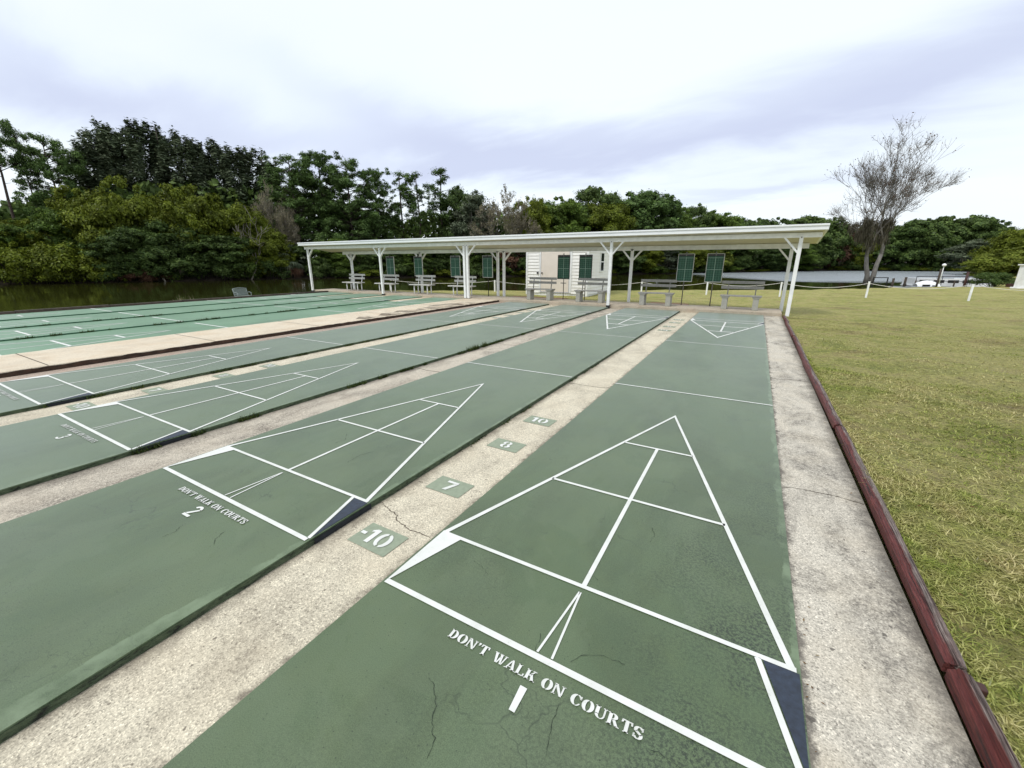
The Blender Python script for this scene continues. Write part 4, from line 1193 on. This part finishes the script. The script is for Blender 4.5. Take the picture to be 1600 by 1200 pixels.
def get(kind):
    """first use builds the prototype, later uses copy it"""
    if kind not in PROT:
        fam, s = kind
        PROT[kind] = dict(
            oak_olive=lambda: oak(100 + s, 10., 5., .02, 40, L_olive, dens=360, size=.155),
            oak_green=lambda: oak(120 + s, 13., 5., .1, 42, L_green, dens=340, size=.17),
            oak_deep=lambda: oak(140 + s, 13., 5.2, .06, 42, L_deep, s == 1, 330, .18),
            oak_tall=lambda: oak(160 + s, 17., 5., .08, 52, L_green, s == 1, 200, .24),
            oak_far=lambda: oak(180 + s, 18., 8., .02, 46, L_deep, False, 100, .42),
            oak_lime=lambda: oak(200 + s, 9., 5., .02, 40, L_lime, dens=220, size=.2),
            oak_greyg=lambda: oak(210 + s, 13., 4.5, .1, 34, L_greyg, True, 70, .26, B_grey),
            oak_red=lambda: oak(215 + s, 8., 4., .05, 30, L_red, True, 90, .26, B_grey),
            dome=lambda: oak(220 + s, 16., 5.5, .15, 46, L_pine, False, 200, .22, B_pine),
            cas=lambda: casuarina(230 + s), pine=lambda: pine(240 + s, 18., 3.4, .64, 30),
            pine_slim=lambda: pine(260 + s, 17., 2.4, .5, 22, L_pine, 260, .2),
            pine_full=lambda: pine(250 + s, 18., 4.6, .2, 115, L_pine, 290, .3),
            bush=lambda: bush(270 + s), bush_deep=lambda: bush(280 + s, leaf=L_deep), bush_lime=lambda: bush(290 + s, leaf=L_lime), bush_red=lambda: bush(295 + s, leaf=L_red),
            bush_green=lambda: bush(285 + s, leaf=L_green),
            pale=lambda: branch_tree(300 + s, 14, 1.0, [((0, 0, -1), (-.15, 0, 1), 4.), ((.4, 0, -1), (.3, .1, 1), 4.), ((.2, .3, -1), (.1, .1, 1), 4.)], .2, 9000, L_pale, .24, 0, up=.35, depth=6, name='pale_tree', bark=B_pale, rmin=.026, twigs=3)[0],
        )[fam]()
        o = PROT[kind]
        zs = [c.data.vertices for c in o.children]
        mx = np.concatenate([np.array([v.co[:] for v in vv]) for vv in zs])
        PROT[kind] = (o, float(mx[:, 2].max()), float(np.percentile(np.abs(mx[:, :2]), 99) * 2)); return (o, PROT[kind])
    o, h, w_ = PROT[kind]
    return (copy_tree(o), PROT[kind])


def place(kind, px, ptop, wpx, off, label, cat, group=None, name=None, zb=None, lean=0.):
    o, (src, h0, w0) = get(kind)
    x, y, D = bank_pt(px, off)
    zt_ = atd(px, ptop, D)[2]
    base = zb if zb is not None else (-.9 if off < 3.6 else .5)
    dep = float((np.array([x, y, 0]) - CAM) @ FWD)
    wid = wpx / FOC * dep
    o.location = (x, y, base); s = (zt_ - base) / h0; sw = wid / w0
    o.scale = (sw, sw, s); o.rotation_euler = (0, lean, random.uniform(0, 6.28) if not lean else YAW)
    if name: o.name = name
    if 'group' in o.keys(): del o['group']
    return tag(o, label, cat, group)


# tall pines at the far left
for i, (px, tp, w_) in enumerate(((8, 170, 66), (42, 176, 72), (80, 205, 58))):
    place(('pine', i), px, tp, w_, 7 + i, '%s from the left of the tall bare trunked pines at the left edge' % ORD[i].capitalize(), 'pine', 'tall pines on the far bank')
place(('pine_full', 0), 118, 214, 92, 9, 'broad dark green pine between tall pines and dark feathery evergreens', 'pine', 'broad pines on the far bank')
CASX = [(170, 224, 62), (192, 208, 56), (214, 196, 58), (240, 210, 52), (264, 194, 60), (288, 203, 52), (313, 207, 56), (338, 220, 52), (362, 221, 54), (388, 230, 54), (415, 233, 56), (440, 250, 48)]
for i, (px, tp, w_) in enumerate(CASX):
    place(('cas', i % 3), px, tp - 3, w_ * 1.55, 15 + (i % 3) * 2, '%s from the left in the row of tall blackish feathery evergreens' % ORD[i].capitalize(), 'evergreen', 'dark feathery evergreens on the far bank')
for i, (px, tp, w_) in enumerate(((474, 240, 96), (512, 236, 104), (556, 248, 96), (594, 262, 76))):
    place(('pine_full', i % 2), px, tp, w_, 9 + (i % 2) * 3, '%s from the left of the big full green pines behind the shelter roof end' % ORD[i].capitalize(), 'pine', 'big green pines above the shelter')
for i, (px, tp, w_) in enumerate(((630, 266, 52), (661, 266, 52), (692, 262, 62))):
    place(('pine_slim', i % 2), px, tp, w_, 13, '%s from the left of the slender see-through pines above the shelter' % ORD[i].capitalize(), 'pine', 'slender pines above the shelter')
place(('oak_deep', 0), 724, 284, 66, 12, 'dark rounded tree just right of the slender pines', 'tree', 'rounded trees above the shelter')
place(('oak_greyg', 0), 742, 292, 66, 7, 'grey green mossy tree beside the pale leafless tree', 'tree')
place(('pale', 0), 786, 288, 104, 3.5, 'pale tan nearly leafless tree above the middle of the shelter', 'tree', 'pale leafless trees', 'pale_tree')
place(('pale', 0), 436, 282, 60, 6, 'grey leafless tree between dark evergreens and the big green pines', 'tree', 'pale leafless trees', 'pale_tree')
place(('oak_olive', 1), 828, 306, 66, 6, 'yellowish olive tree right of the pale leafless tree', 'tree', 'rounded trees above the shelter')
RD = [('oak_deep', 0, 846, 316, 50, 14), ('oak_green', 0, 876, 306, 76, 6), ('oak_deep', 1, 918, 288, 84, 12), ('oak_olive', 0, 940, 312, 90, 5), ('oak_deep', 0, 958, 295, 60, 14), ('dome', 0, 1004, 293, 96, 6),
      ('oak_green', 1, 1052, 322, 60, 4), ('oak_deep', 1, 1078, 318, 62, 8), ('oak_green', 0, 1112, 327, 74, 5), ('oak_deep', 0, 1142, 338, 60, 8)]
RDL = ['small dark tree top behind the yellowish olive tree', 'mid green tree left of the tallest dark crown above the shelter', 'tallest dark crown above the shelter roof right of its middle', 'olive crown in front of the tallest dark crown above the shelter', 'dark crown touching the left side of the domed pine',
       'dome shaped grey green pine standing clear above the shelter roof', 'mid green tree right of the domed pine', 'dark airy tree second right of the domed pine', 'mid green tree third right of the domed pine', 'dark tree fourth right of the domed pine']
for (k1, k2, px, tp, w_, off), lab in zip(RD, RDL): place((k1, k2), px, tp, w_, off, lab, 'tree', 'rounded trees above the shelter', 'domed_pine' if k1 == 'dome' else None)
FR = [(1166, 345, 50), (1192, 341, 56), (1222, 345, 50), (1252, 337, 62), (1284, 340, 50), (1308, 352, 60), (1330, 356, 50), (1362, 352, 60), (1392, 350, 60), (1424, 343, 64), (1452, 340, 60), (1480, 338, 62), (1508, 338, 60), (1530, 346, 54), (1552, 356, 50)]
for i, (px, tp, w_) in enumerate(FR):
    place(('oak_far', i % 3), px, tp - 2, w_ * 1.15, 3 + (i % 2) * 8, '%s from the left in the distant dark tree row beyond the bright water' % ORD[i].capitalize(), 'tree', 'distant trees beyond the bright water')
for i, (px, tp, w_, k) in enumerate(((1300, 348, 62, ('oak_red', 0)), (1338, 366, 50, ('oak_olive', 1)))):
    place(k, px, tp, w_, -60, ['rusty brown mossy tree beside the right end of the shelter roof', 'olive tree behind the bare mossy tree'][i], 'tree', zb=-1.2) if False else place(k, px, tp, w_, 2, ['rusty brown mossy tree beside the right end of the shelter roof', 'olive tree behind the bare mossy tree'][i], 'tree')
# lime trees at the right-hand shore
for i, (px, tp, w_, D, k) in enumerate(((1590, 352, 90, 100, ('oak_olive', 0)), (1586, 384, 84, 84, ('oak_lime', 0)), (1544, 402, 60, 92, ('oak_lime', 0)), (1516, 372, 70, 140, ('oak_greyg', 0)), (1650, 350, 110, 90, ('oak_olive', 1)))):
    o, (src, h0, w0) = get(k)
    q = atd(px, 420, D); b = -.6; zt_ = atd(px, tp, D)[2]; dep = float((np.array([q[0], q[1], 0]) - CAM) @ FWD)
    o.location = (q[0], q[1], b); sw = w_ / FOC * dep / w0; o.scale = (sw, sw, (zt_ - b) / h0); o.rotation_euler = (0, 0, i * 1.3)
    if 'group' in o.keys(): del o['group']
    tag(o, ['tall olive tree at the right edge behind the lime green tree', 'broad lime green tree on the right shore above the dark mound', 'small lime green tree at the end of the dock', 'grey brown tree left of the lime green trees', 'olive tree cut by the right edge of the view'][i], 'tree', 'trees on the right shore')

# olive middle row overhanging the water
MR = [(6, 336, 90), (40, 340, 84), (84, 338, 80), (124, 318, 84), (162, 290, 100), (216, 276, 104), (262, 304, 92), (312, 288, 104), (362, 300, 104), (398, 326, 70), (240, 340, 90), (300, 352, 96), (350, 356, 90), (420, 356, 70), (190, 352, 80)]
for i, (px, tp, w_) in enumerate(MR):
    place(('oak_olive', i % 3) if i not in (1, 3, 10, 11, 12, 14) else (('oak_green', 0) if i in (1, 3) else ('oak_deep', i % 2)), px, tp, w_, 3.5 if i < 10 else 1.2, '%s from the left of the olive trees massed below the dark evergreens' % ORD[i].capitalize() if i < 10 else
          ['dark green tree shading the reddish bank', 'dark mossy tree hanging over the water above the garden bench', 'dark green tree hanging over the water left of the palm', 'low olive tree beside the fan palm', 'dark mossy tree left of the reddish bank'][i - 10], 'tree', 'olive trees over the left water')
BU = [(18, 384, 96, 'bush', 0), (62, 378, 92, 'bush', 1), (104, 374, 88, 'bush', 0), (140, 392, 70, 'bush', 1), (172, 404, 50, 'bush_deep', 0), (205, 414, 40, 'bush_red', 0), (236, 416, 40, 'bush_red', 0), (268, 404, 54, 'bush_green', 0), (306, 396, 66, 'bush_deep', 0), (344, 398, 60, 'bush_deep', 1), (384, 396, 60, 'bush_green', 0), (418, 402, 50, 'bush_deep', 0)]
BUL = ['leafy olive shrub at the left edge of the far waterline', 'leafy olive shrub second from the left on the waterline', 'large leafy olive shrub third from the left on the waterline', 'leafy olive shrub beside the dark gap on the waterline', 'dark shrub left of the reddish bank', 'rusty brown undergrowth at the reddish bank, left half', 'rusty brown undergrowth at the reddish bank, right half',
       'green shrub right of the reddish bank', 'dark shrub at the waterline below the olive clump', 'dark shrub above the garden bench, to its left', 'green shrub above the garden bench, to its right', 'dark shrub just left of the palm']
for (px, tp, w_, k1, k2), lab in zip(BU, BUL): place((k1, k2), px, tp, w_ * 1.15, .8, lab, 'shrub', 'shrubs along the far waterline', zb=-.9)
US = [(492, 372, 60, 'oak_deep', 0), (526, 372, 62, 'oak_green', 1), (562, 376, 58, 'oak_deep', 1), (598, 372, 62, 'oak_deep', 0), (640, 378, 60, 'oak_green', 0), (676, 372, 56, 'oak_deep', 1), (712, 376, 56, 'oak_deep', 0), (750, 372, 62, 'oak_green', 1), (785, 386, 56, 'oak_red', 0), (815, 372, 62, 'oak_deep', 1),
      (860, 372, 70, 'oak_deep', 0), (910, 370, 70, 'oak_green', 0), (964, 372, 70, 'oak_deep', 0), (1004, 380, 62, 'oak_olive', 0), (1038, 384, 56, 'oak_greyg', 0), (1072, 378, 56, 'oak_olive', 1), (1112, 384, 50, 'oak_lime', 0), (1148, 374, 58, 'oak_deep', 1), (1190, 374, 60, 'oak_deep', 0), (1232, 376, 60, 'oak_green', 0), (1268, 374, 50, 'oak_deep', 1)]
for i, (px, tp, w_, k1, k2) in enumerate(US):
    nm = {'oak_deep': 'dark green', 'oak_green': 'mid green', 'oak_red': 'rusty brown', 'oak_olive': 'olive', 'oak_greyg': 'grey mossy', 'oak_lime': 'bright lime'}[k1]
    where = ['left of the end post', 'behind the bench by the downspout', 'behind the second plank bench', 'behind the second front post from the pond', 'behind the scoreboard on a back post', 'between two plank bench scoreboards', 'behind the double front posts', 'behind the scoreboard at the double posts', 'beside the shed wall, over the water', 'hidden partly by the shed wall',
             'behind the shed door', 'behind the shed corner', 'right of the shed beside a braced post', 'left of the twin scoreboards', 'just left of the twin scoreboards at the waterline', 'behind the left twin scoreboard', 'between the twin scoreboards', 'right of the twin scoreboards', 'above the dark water near the right posts', 'left of the end posts', 'between the right end posts'][i]
    place((k1, k2), px, tp, w_ * 1.1, 2.5, '%s low tree under the roof, %s' % (nm.capitalize(), where), 'tree', 'low trees seen beneath the shelter roof')
# leafy undergrowth along the waterline beneath the shelter
UB = list(range(500, 1300, 40)) + list(range(1310, 1540, 22))
for i, px in enumerate(UB):
    place((('bush_deep', 'bush_green', 'bush')[i % 3], 0), px, 408 + 6 * ((i * 7) % 3) if px < 1300 else 411 + 2 * (i % 3), 46 if px < 1300 else 30, .6, '', 'shrub', 'low shrubs along the waterline beneath the roof', zb=-.9)
    sh_ = [o for o in COL.objects if o.get('group') == 'low shrubs along the waterline beneath the roof'][-1]
    sh_['group'] = ('dark green', 'mid green', 'olive')[i % 3] + (' waterline shrubs beneath the roof' if px < 1300 else ' waterline shrubs by the bright water')
    sh_['label'] = ('low %s shrub on the far waterline seen beneath the shelter roof' if px < 1300 else 'low %s shrub on the far waterline beyond the bright water') % ('dark green', 'mid green', 'olive')[i % 3]

for px_b, lean_, hh_, lab_ in ((386, .55, 8.5, 'pale leaning dead tree with bare forked limbs left of the fan palm'), (250, -.35, 6., 'grey dead tree leaning left over the reddish bank')):
    o, _t = branch_tree(500 + px_b, hh_, 1., [((0, 0, -.6), (lean_ * RGT[0], lean_ * RGT[1], .8), hh_ * .34)], .12, 0, bark=B_pale, depth=4, name='dead_tree', rmin=.03, up=.2)
    x, y, D = bank_pt(px_b, -.3); o.location = (x, y, -.6); tag(o, lab_, 'tree', 'dead trees on the far bank')

# fan palm
def palm():
    r_ = np.random.default_rng(77); ro = empty('fan_palm'); tb = MB(); tb.tube([(0, 0, -1), (.05, 0, .8), (0, .05, 1.8)], [.28, .24, .2], 9); tb.build('trunk', B_dark, ro)
    Q = []; Dd = []
    for i in range(46):
        a = r_.uniform(0, 6.28); el = r_.uniform(-.9, 1.35); L = r_.uniform(1.1, 1.7)
        dr = np.array([math.cos(a) * math.cos(el), math.sin(a) * math.cos(el), math.sin(el)]); b = np.array([0, 0, 1.85]); hub = b + dr * L
        side = np.cross(dr, [0, 0, 1.]); side /= np.linalg.norm(side); upv = np.cross(side, dr)
        dst = Dd if el < -.45 else Q
        dst += [b - side * .02, b + side * .02, hub + side * .02, hub - side * .02]
        for k_ in range(13):
            th = (k_ - 6) / 6 * 1.35; d2 = dr * math.cos(th) + side * math.sin(th); l2 = r_.uniform(.8, 1.1) * (1 - .2 * abs(th))
            m_ = hub + d2 * l2 * .55; e = hub + d2 * l2 + np.array([0, 0, -.4 * l2]); w_ = np.cross(d2, upv) * .055
            dst += [hub, m_ - w_, e, m_ + w_]
    np_obj('fronds', np.array(Q), np.arange(len(Q)).reshape(-1, 4), L_greyg, ro)
    np_obj('dead_fronds', np.array(Dd), np.arange(len(Dd)).reshape(-1, 4), L_red, ro)
    return ro


pm = palm(); x, y, D = bank_pt(450, 1.2); pm.location = (x, y, -.5); s = (atd(450, 372, D)[2] + .5) / 4.3; pm.scale = (s * 1.05, s * 1.05, s)
tag(pm, 'fan palm with hanging dead fronds at the waterline left of the shelter', 'palm')

# woodland mass behind the individual trees
r = np.random.default_rng(99); n = 52000
px = r.uniform(-350, 1800, n)
skx = [-350, 0, 150, 330, 430, 520, 620, 720, 850, 930, 1010, 1050, 1200, 1300, 1560, 1800]; sky_ = [300, 330, 300, 285, 300, 305, 345, 330, 345, 330, 335, 350, 366, 366, 372, 372]
C = np.empty((n, 3)); 
for i in range(n):
    q = bank_pt(px[i], r.uniform(11, 24)); tp = np.interp(px[i], skx, sky_) + 5 * math.sin(px[i] * .12) + 4 * math.sin(px[i] * .31)
    zt_ = atd(px[i], tp, q[2])[2]; C[i] = (q[0], q[1], r.uniform(.2, 1) ** .8 * zt_)
N = r.normal(size=(n, 3)) + np.array([0, -.3, .5]); N /= np.linalg.norm(N, axis=1)[:, None]
sz = .28 + .003 * np.hypot(C[:, 0], C[:, 1]) * r.uniform(.7, 1.4, n)
Q = leaf_quads(C, N, sz, sz * .6, r)
o = np_obj('woodland', Q, np.arange(len(Q)).reshape(-1, 4), L_deep); tag(o, 'dense dark woodland filling in behind the trees of the far bank', 'woodland', kind='stuff')

# ------------------------------------------------------------------ dock, boats and things on the right shore
def G(px, D, py=444): q = atd(px, py, D); return float(q[0]), float(q[1])


bx, by = G(1452, 50)
bo = empty('boat', (bx, by, -.9), R(8), (.72, .72, .78)); tag(bo, 'small white motor boat with rounded canopy moored behind the lawn edge', 'boat')
hull = MB(); secs = []
for i, t_ in enumerate(np.linspace(0, 1, 9)):
    x = -2.2 + 4.4 * t_; w_ = .8 * (1 - max(0, (t_ - .55) / .45) ** 2) + .02; zt2 = .62 + .2 * max(0, t_ - .5); zb_ = -.25 + .3 * max(0, (t_ - .7) / .3) ** 2
    secs += [(x, -w_, zt2), (x, -w_ * .85, .1), (x, 0, zb_), (x, w_ * .85, .1), (x, w_, zt2)]
fs = []
for i in range(8):
    for j in range(4): fs.append((i * 5 + j, i * 5 + j + 1, i * 5 + j + 6, i * 5 + j + 5))
fs.append((4, 3, 2, 1, 0))
for i in range(8): fs.append((i * 5, i * 5 + 5, i * 5 + 9, i * 5 + 4))
hull.add(secs, fs, True); hull.build('hull', m_boatw, bo)
cv = MB(); vs = []
for i in range(7):
    x = -1.3 + 2.1 * i / 6; hgt = .3 + .45 * math.sin(math.pi * (i + .6) / 7.2)
    for j in range(7):
        a = math.pi * j / 6; vs.append((x, -.72 * math.cos(a), .6 + hgt * math.sin(a)))
cv.add(vs, [(i * 7 + j, i * 7 + j + 1, i * 7 + j + 8, i * 7 + j + 7) for i in range(6) for j in range(6)], True); cv.build('canopy', m_boatw, bo)
MB().box(-.9, -.2, -.745, -.735, .68, .92).box(.0, .45, -.74, -.73, .7, .86).build('window', m_glass, bo)
MB().box(-2.35, -2.15, -.18, .18, .3, .95).build('outboard_motor', m_dark, bo)
px_, py_ = G(1478, 54)
pt = empty('pontoon_boat', (px_, py_, -.8), R(12)); tag(pt, 'long white pontoon boat with dark railing openings moored beside the dock', 'boat')
for s in (-.8, .8): MB().tube([(-2.8, s, .1), (2.3, s, .1), (2.9, s, .3)], [.28, .28, .1], 10).build('pontoon', m_grey, pt)
MB().box(-2.8, 2.7, -1.1, 1.1, .38, .46).build('deck', m_boatw, pt)
MB().box(-2.7, 2.5, -1.1, -1.05, .46, 1.05).box(-2.7, 2.5, 1.05, 1.1, .46, 1.05).box(-2.7, -2.65, -1.05, 1.05, .46, 1.05).build('side_panel', m_boatw, pt)
rm = MB()
for i in range(5): rm.box(-2.5 + i, -1.75 + i, -1.112, -1.101, .68, .92)
rm.build('panel_opening', m_dark, pt)
MB().box(-.6, .3, -.3, .4, .46, 1.35).build('console', m_bluegrey, pt)
MB().box(-2.4, -1.3, -.9, .9, .46, .95).box(1.2, 2.3, -.9, .9, .46, .95).build('seat', m_bluegrey, pt)

dk = empty('dock', (*G(1500, 52), -.45), R(25)); tag(dk, 'low dark wooden dock with thin handrail reaching out over the water', 'dock')
MB().box(-3.2, 3.4, -.7, .7, -.06, .03).build('deck', m_kerb, dk)
for x in np.linspace(-3, 3.2, 5):
    for y in (-.65, .65): MB().tube([(x, y, -1.2), (x, y, .55 if y > 0 else .05)], .06, 6).build('pile', m_kerb, dk)
MB().tube([(-3, .65, .9), (3.2, .65, .9)], .03, 5).tube([(-3, .65, .5), (3.2, .65, .5)], .025, 5).build('handrail', m_dark, dk)
for x in np.linspace(-3, 3.2, 4): MB().tube([(x, .65, 0), (x, .65, .92)], .025, 5).build('rail_post', m_dark, dk)

lp = empty('lamp_post', (*G(1464, 43), -.2)); tag(lp, 'dark wooden mooring post carrying a white globe light', 'lamp post')
MB().tube([(0, 0, -.1), (0, 0, 1.35)], .06, 8).build('post', m_kerb, lp); MB().tube([(.1, 0, .3), (.1, 0, 1.55)], .025, 6).build('lamp_pipe', m_white, lp)
MB().tube([(.1, 0, 1.52), (.1, 0, 1.57), (.1, 0, 1.66), (.1, 0, 1.72)], [.05, .12, .12, .04], 10).build('lamp_globe', m_white, lp)
fr = empty('dock_gate', (*G(1374, 45), -.55)); tag(fr, 'empty dark rectangular frame standing just right of the bare tree', 'frame')
MB().box(-.5, -.44, -.03, .03, 0, .95).build('upright', m_dark, fr); MB().box(.44, .5, -.03, .03, 0, .95).build('upright', m_dark, fr); MB().box(-.5, .5, -.03, .03, .95, 1.01).build('top_rail', m_dark, fr); fr.rotation_euler = (0, 0, YAW * .4)
for px, D, h, lab, mt in ((1394, 45, .75, 'short dark mooring post right of the empty frame', m_kerb), (1413, 47, .8, 'dark leaning mooring post left of the white motor boat', m_kerb), (1507, 47, 1.25, 'red brown wooden post at the landward end of the dock', m_rust)):
    x, y = G(px, D); o = MB().tube([(0, 0, -.3), (.02, 0, h)], [.085, .08], 8).build('mooring_post', mt, loc=(x, y, -.35)); tag(o, lab, 'post', 'mooring posts by the dock')
lowb = empty('skiff', (*G(1424, 47.5), -.75), R(5)); tag(lowb, 'flat grey skiff lying between mooring post and white motor boat', 'boat')
MB().add([(-1.3, -.5, .45), (1.1, -.5, .45), (1.6, 0, .5), (1.1, .5, .45), (-1.3, .5, .45), (-1.2, -.4, -.1), (1.0, -.4, -.1), (1.35, 0, 0), (1.0, .4, -.1), (-1.2, .4, -.1)], [(0, 5, 6, 1), (1, 6, 7, 2), (2, 7, 8, 3), (3, 8, 9, 4), (4, 9, 5, 0), (9, 8, 7, 6, 5)]).build('hull', m_bluegrey, lowb)
MB().box(-.3, 0, -.46, .46, .3, .34).build('seat', m_kerb, lowb)
# mulch mound with dark shrub and red edging
mx_, my_ = G(1562, 47)
o, (src, h0, w0) = get(('bush_deep', 0)); o.location = (mx_ - .3, my_, -.05); o.scale = (2.3 / w0, 2.3 / w0, 1.05 / h0); tag(o, 'low dark reddish shrub on the mound beside the white pillar', 'shrub'); o.name = 'shrub'
sw_ = MB()
for i in range(9):
    a = -2.4 + i * .5; sw_.beam((mx_ + .9 + a * .42, my_ - .9 + a * .22, .06), (mx_ + .9 + (a + .48) * .42, my_ - .9 + (a + .48) * .22, .06), .2, .22)
o = sw_.build('planter_edging', m_rust); tag(o, 'dark red planter edging in front of the low dark shrub', 'edging')
wx, wy = G(1606, 44); pl_ = empty('white_pillar', (wx, wy, -.1), YAW); tag(pl_, 'white square pillar at the right edge of the lawn', 'pillar')
MB().box(-.42, .42, -.42, .42, 0, 1.5).build('shaft', m_white, pl_, bevel=.02); MB().box(-.5, .5, -.5, .5, 1.5, 1.58).build('cap', m_white, pl_, bevel=.02); MB().box(-.52, .52, -.52, .52, -.02, .12).build('plinth', m_white, pl_, bevel=.02)

# little tufts on the pond kerb
for i, (px, py) in enumerate(((237, 462), (287, 466), (240, 459))):
    q = onz(px, py + 6, .0); rr = np.random.default_rng(i); Q = []
    for _ in range(9):
        b = np.array([-20.3 + rr.normal(0, .08), q[1] + rr.normal(0, .1), -.1]); a = rr.uniform(0, 6.28); L = rr.uniform(.15, .42); t_ = b + np.array([math.cos(a) * .25 * L, math.sin(a) * .25 * L, L])
        w_ = np.array([-math.sin(a), math.cos(a), 0]) * .012; m_ = (b + t_) / 2 + np.array([0, 0, .06])
        Q += [b - w_, b + w_, m_ + w_, m_ - w_, m_ - w_, m_ + w_, t_ + w_ * .2, t_ - w_ * .2]
    o = np_obj('grass_tuft', np.array(Q), np.arange(len(Q)).reshape(-1, 4), L_pale); tag(o, ['tall wispy weed tuft behind the pond kerb', 'small weed tuft behind the pond kerb, right of the tall one', 'thin weed tuft next to the tall one behind the pond kerb'][i], 'weed', 'weed tufts on the pond kerb')

# ------------------------------------------------------------------ sky and sun
W = bpy.data.worlds.new('World'); S.world = W; W.use_nodes = True
t = NT.__new__(NT); t.t = W.node_tree; t.t.nodes.clear(); t.m = W
out = t.t.nodes.new('ShaderNodeOutputWorld')
SEL, SAZ = R(58), R(-150)      # sun elevation and compass-like azimuth
skyn = t.n('TexSky', dict(sky_type='NISHITA', sun_disc=False, sun_elevation=SEL, sun_rotation=R(150)))
d = t.n('TexCoord').outputs['Generated']
xyz = t.n('SeparateXYZ', Vector=d)
zz = t.math('ADD', t.math('MAXIMUM', xyz.outputs[2], 0.), .22)
u = t.math('DIVIDE', xyz.outputs[0], zz); v = t.math('DIVIDE', xyz.outputs[1], zz)
pv = t.n('CombineXYZ', X=u, Y=v, Z=0.)
pr = t.n('Mapping', Vector=pv, Rotation=(0, 0, R(38)), Scale=(.6, 1.3, 1), Location=(.35, .1, 0)).outputs[0]
n1 = t.noise(pr, .9, 4, .5, .5); n2 = t.noise(pr, 2.3, 5, .55, .3)
# heavier bands of the overcast, by bearing (from +Y towards +X) and elevation
wob = t.math('MULTIPLY', t.math('SUBTRACT', n2, .5), .16)
az = t.math('ADD', t.math('ARCTAN2', xyz.outputs[0], xyz.outputs[1]), t.math('MULTIPLY', t.math('SUBTRACT', n1, .5), .5))
el = t.math('ADD', t.math('ARCSINE', xyz.outputs[2]), wob)
tot = None
for a0, e0, sa, se, sl_, am in ((-.70, .245, .34, .06, -.12, .8), (.02, .215, .40, .05, .0, .85), (.55, .265, .36, .06, .10, .85), (.92, .33, .3, .07, .3, .5), (.50, .135, .26, .018, .05, .55), (-.22, .28, .22, .05, -.25, .45),
                                (-1.8, .4, .5, .12, .1, .6), (2.4, .5, .7, .15, .1, .6)):
    da = t.math('SUBTRACT', az, a0 - YAW)
    de = t.math('SUBTRACT', t.math('SUBTRACT', el, e0), t.math('MULTIPLY', da, sl_))
    q = t.math('ADD', t.math('POWER', t.math('DIVIDE', t.math('ABSOLUTE', da), sa), 2.), t.math('POWER', t.math('DIVIDE', t.math('ABSOLUTE', de), se), 2.))
    g = t.math('MULTIPLY', t.math('POWER', 2.718, t.math('MULTIPLY', q, -1.)), am)
    tot = g if tot is None else t.math('ADD', tot, g)
dk_ = t.math('ADD', t.math('MULTIPLY', tot, t.math('ADD', .55, t.math('MULTIPLY', n2, .9))), t.math('MULTIPLY', t.math('SUBTRACT', n1, .5), .5), clamp=True)
cloud = t.ramp(dk_, [(.0, (7.3, 7.75, 8.1)), (.25, (6.6, 7.2, 7.8)), (.6, (5.7, 6.2, 7.4)), (1., (4.9, 5.3, 6.7))])
col = t.mix(.9, skyn.outputs[0], cloud.outputs[0])
bg = t.n('Background', Color=col, Strength=.1)
t.t.links.new(bg.outputs[0], out.inputs[0])
sun = bpy.data.lights.new('sun', 'SUN'); so = bpy.data.objects.new('sun', sun); COL.objects.link(so)
sun.energy = 1.5; sun.angle = R(14); sun.color = (1, .96, .9)
so.rotation_euler = (R(90) - SEL, 0, R(-25))

S.view_settings.view_transform = 'Standard'; S.view_settings.look = 'None'; S.view_settings.exposure = .5; S.view_settings.gamma = 1
S.cycles.max_bounces = 6; S.cycles.diffuse_bounces = 3; S.cycles.glossy_bounces = 3; S.cycles.transparent_max_bounces = 6; S.cycles.transmission_bounces = 3
S.cycles.use_denoising = True
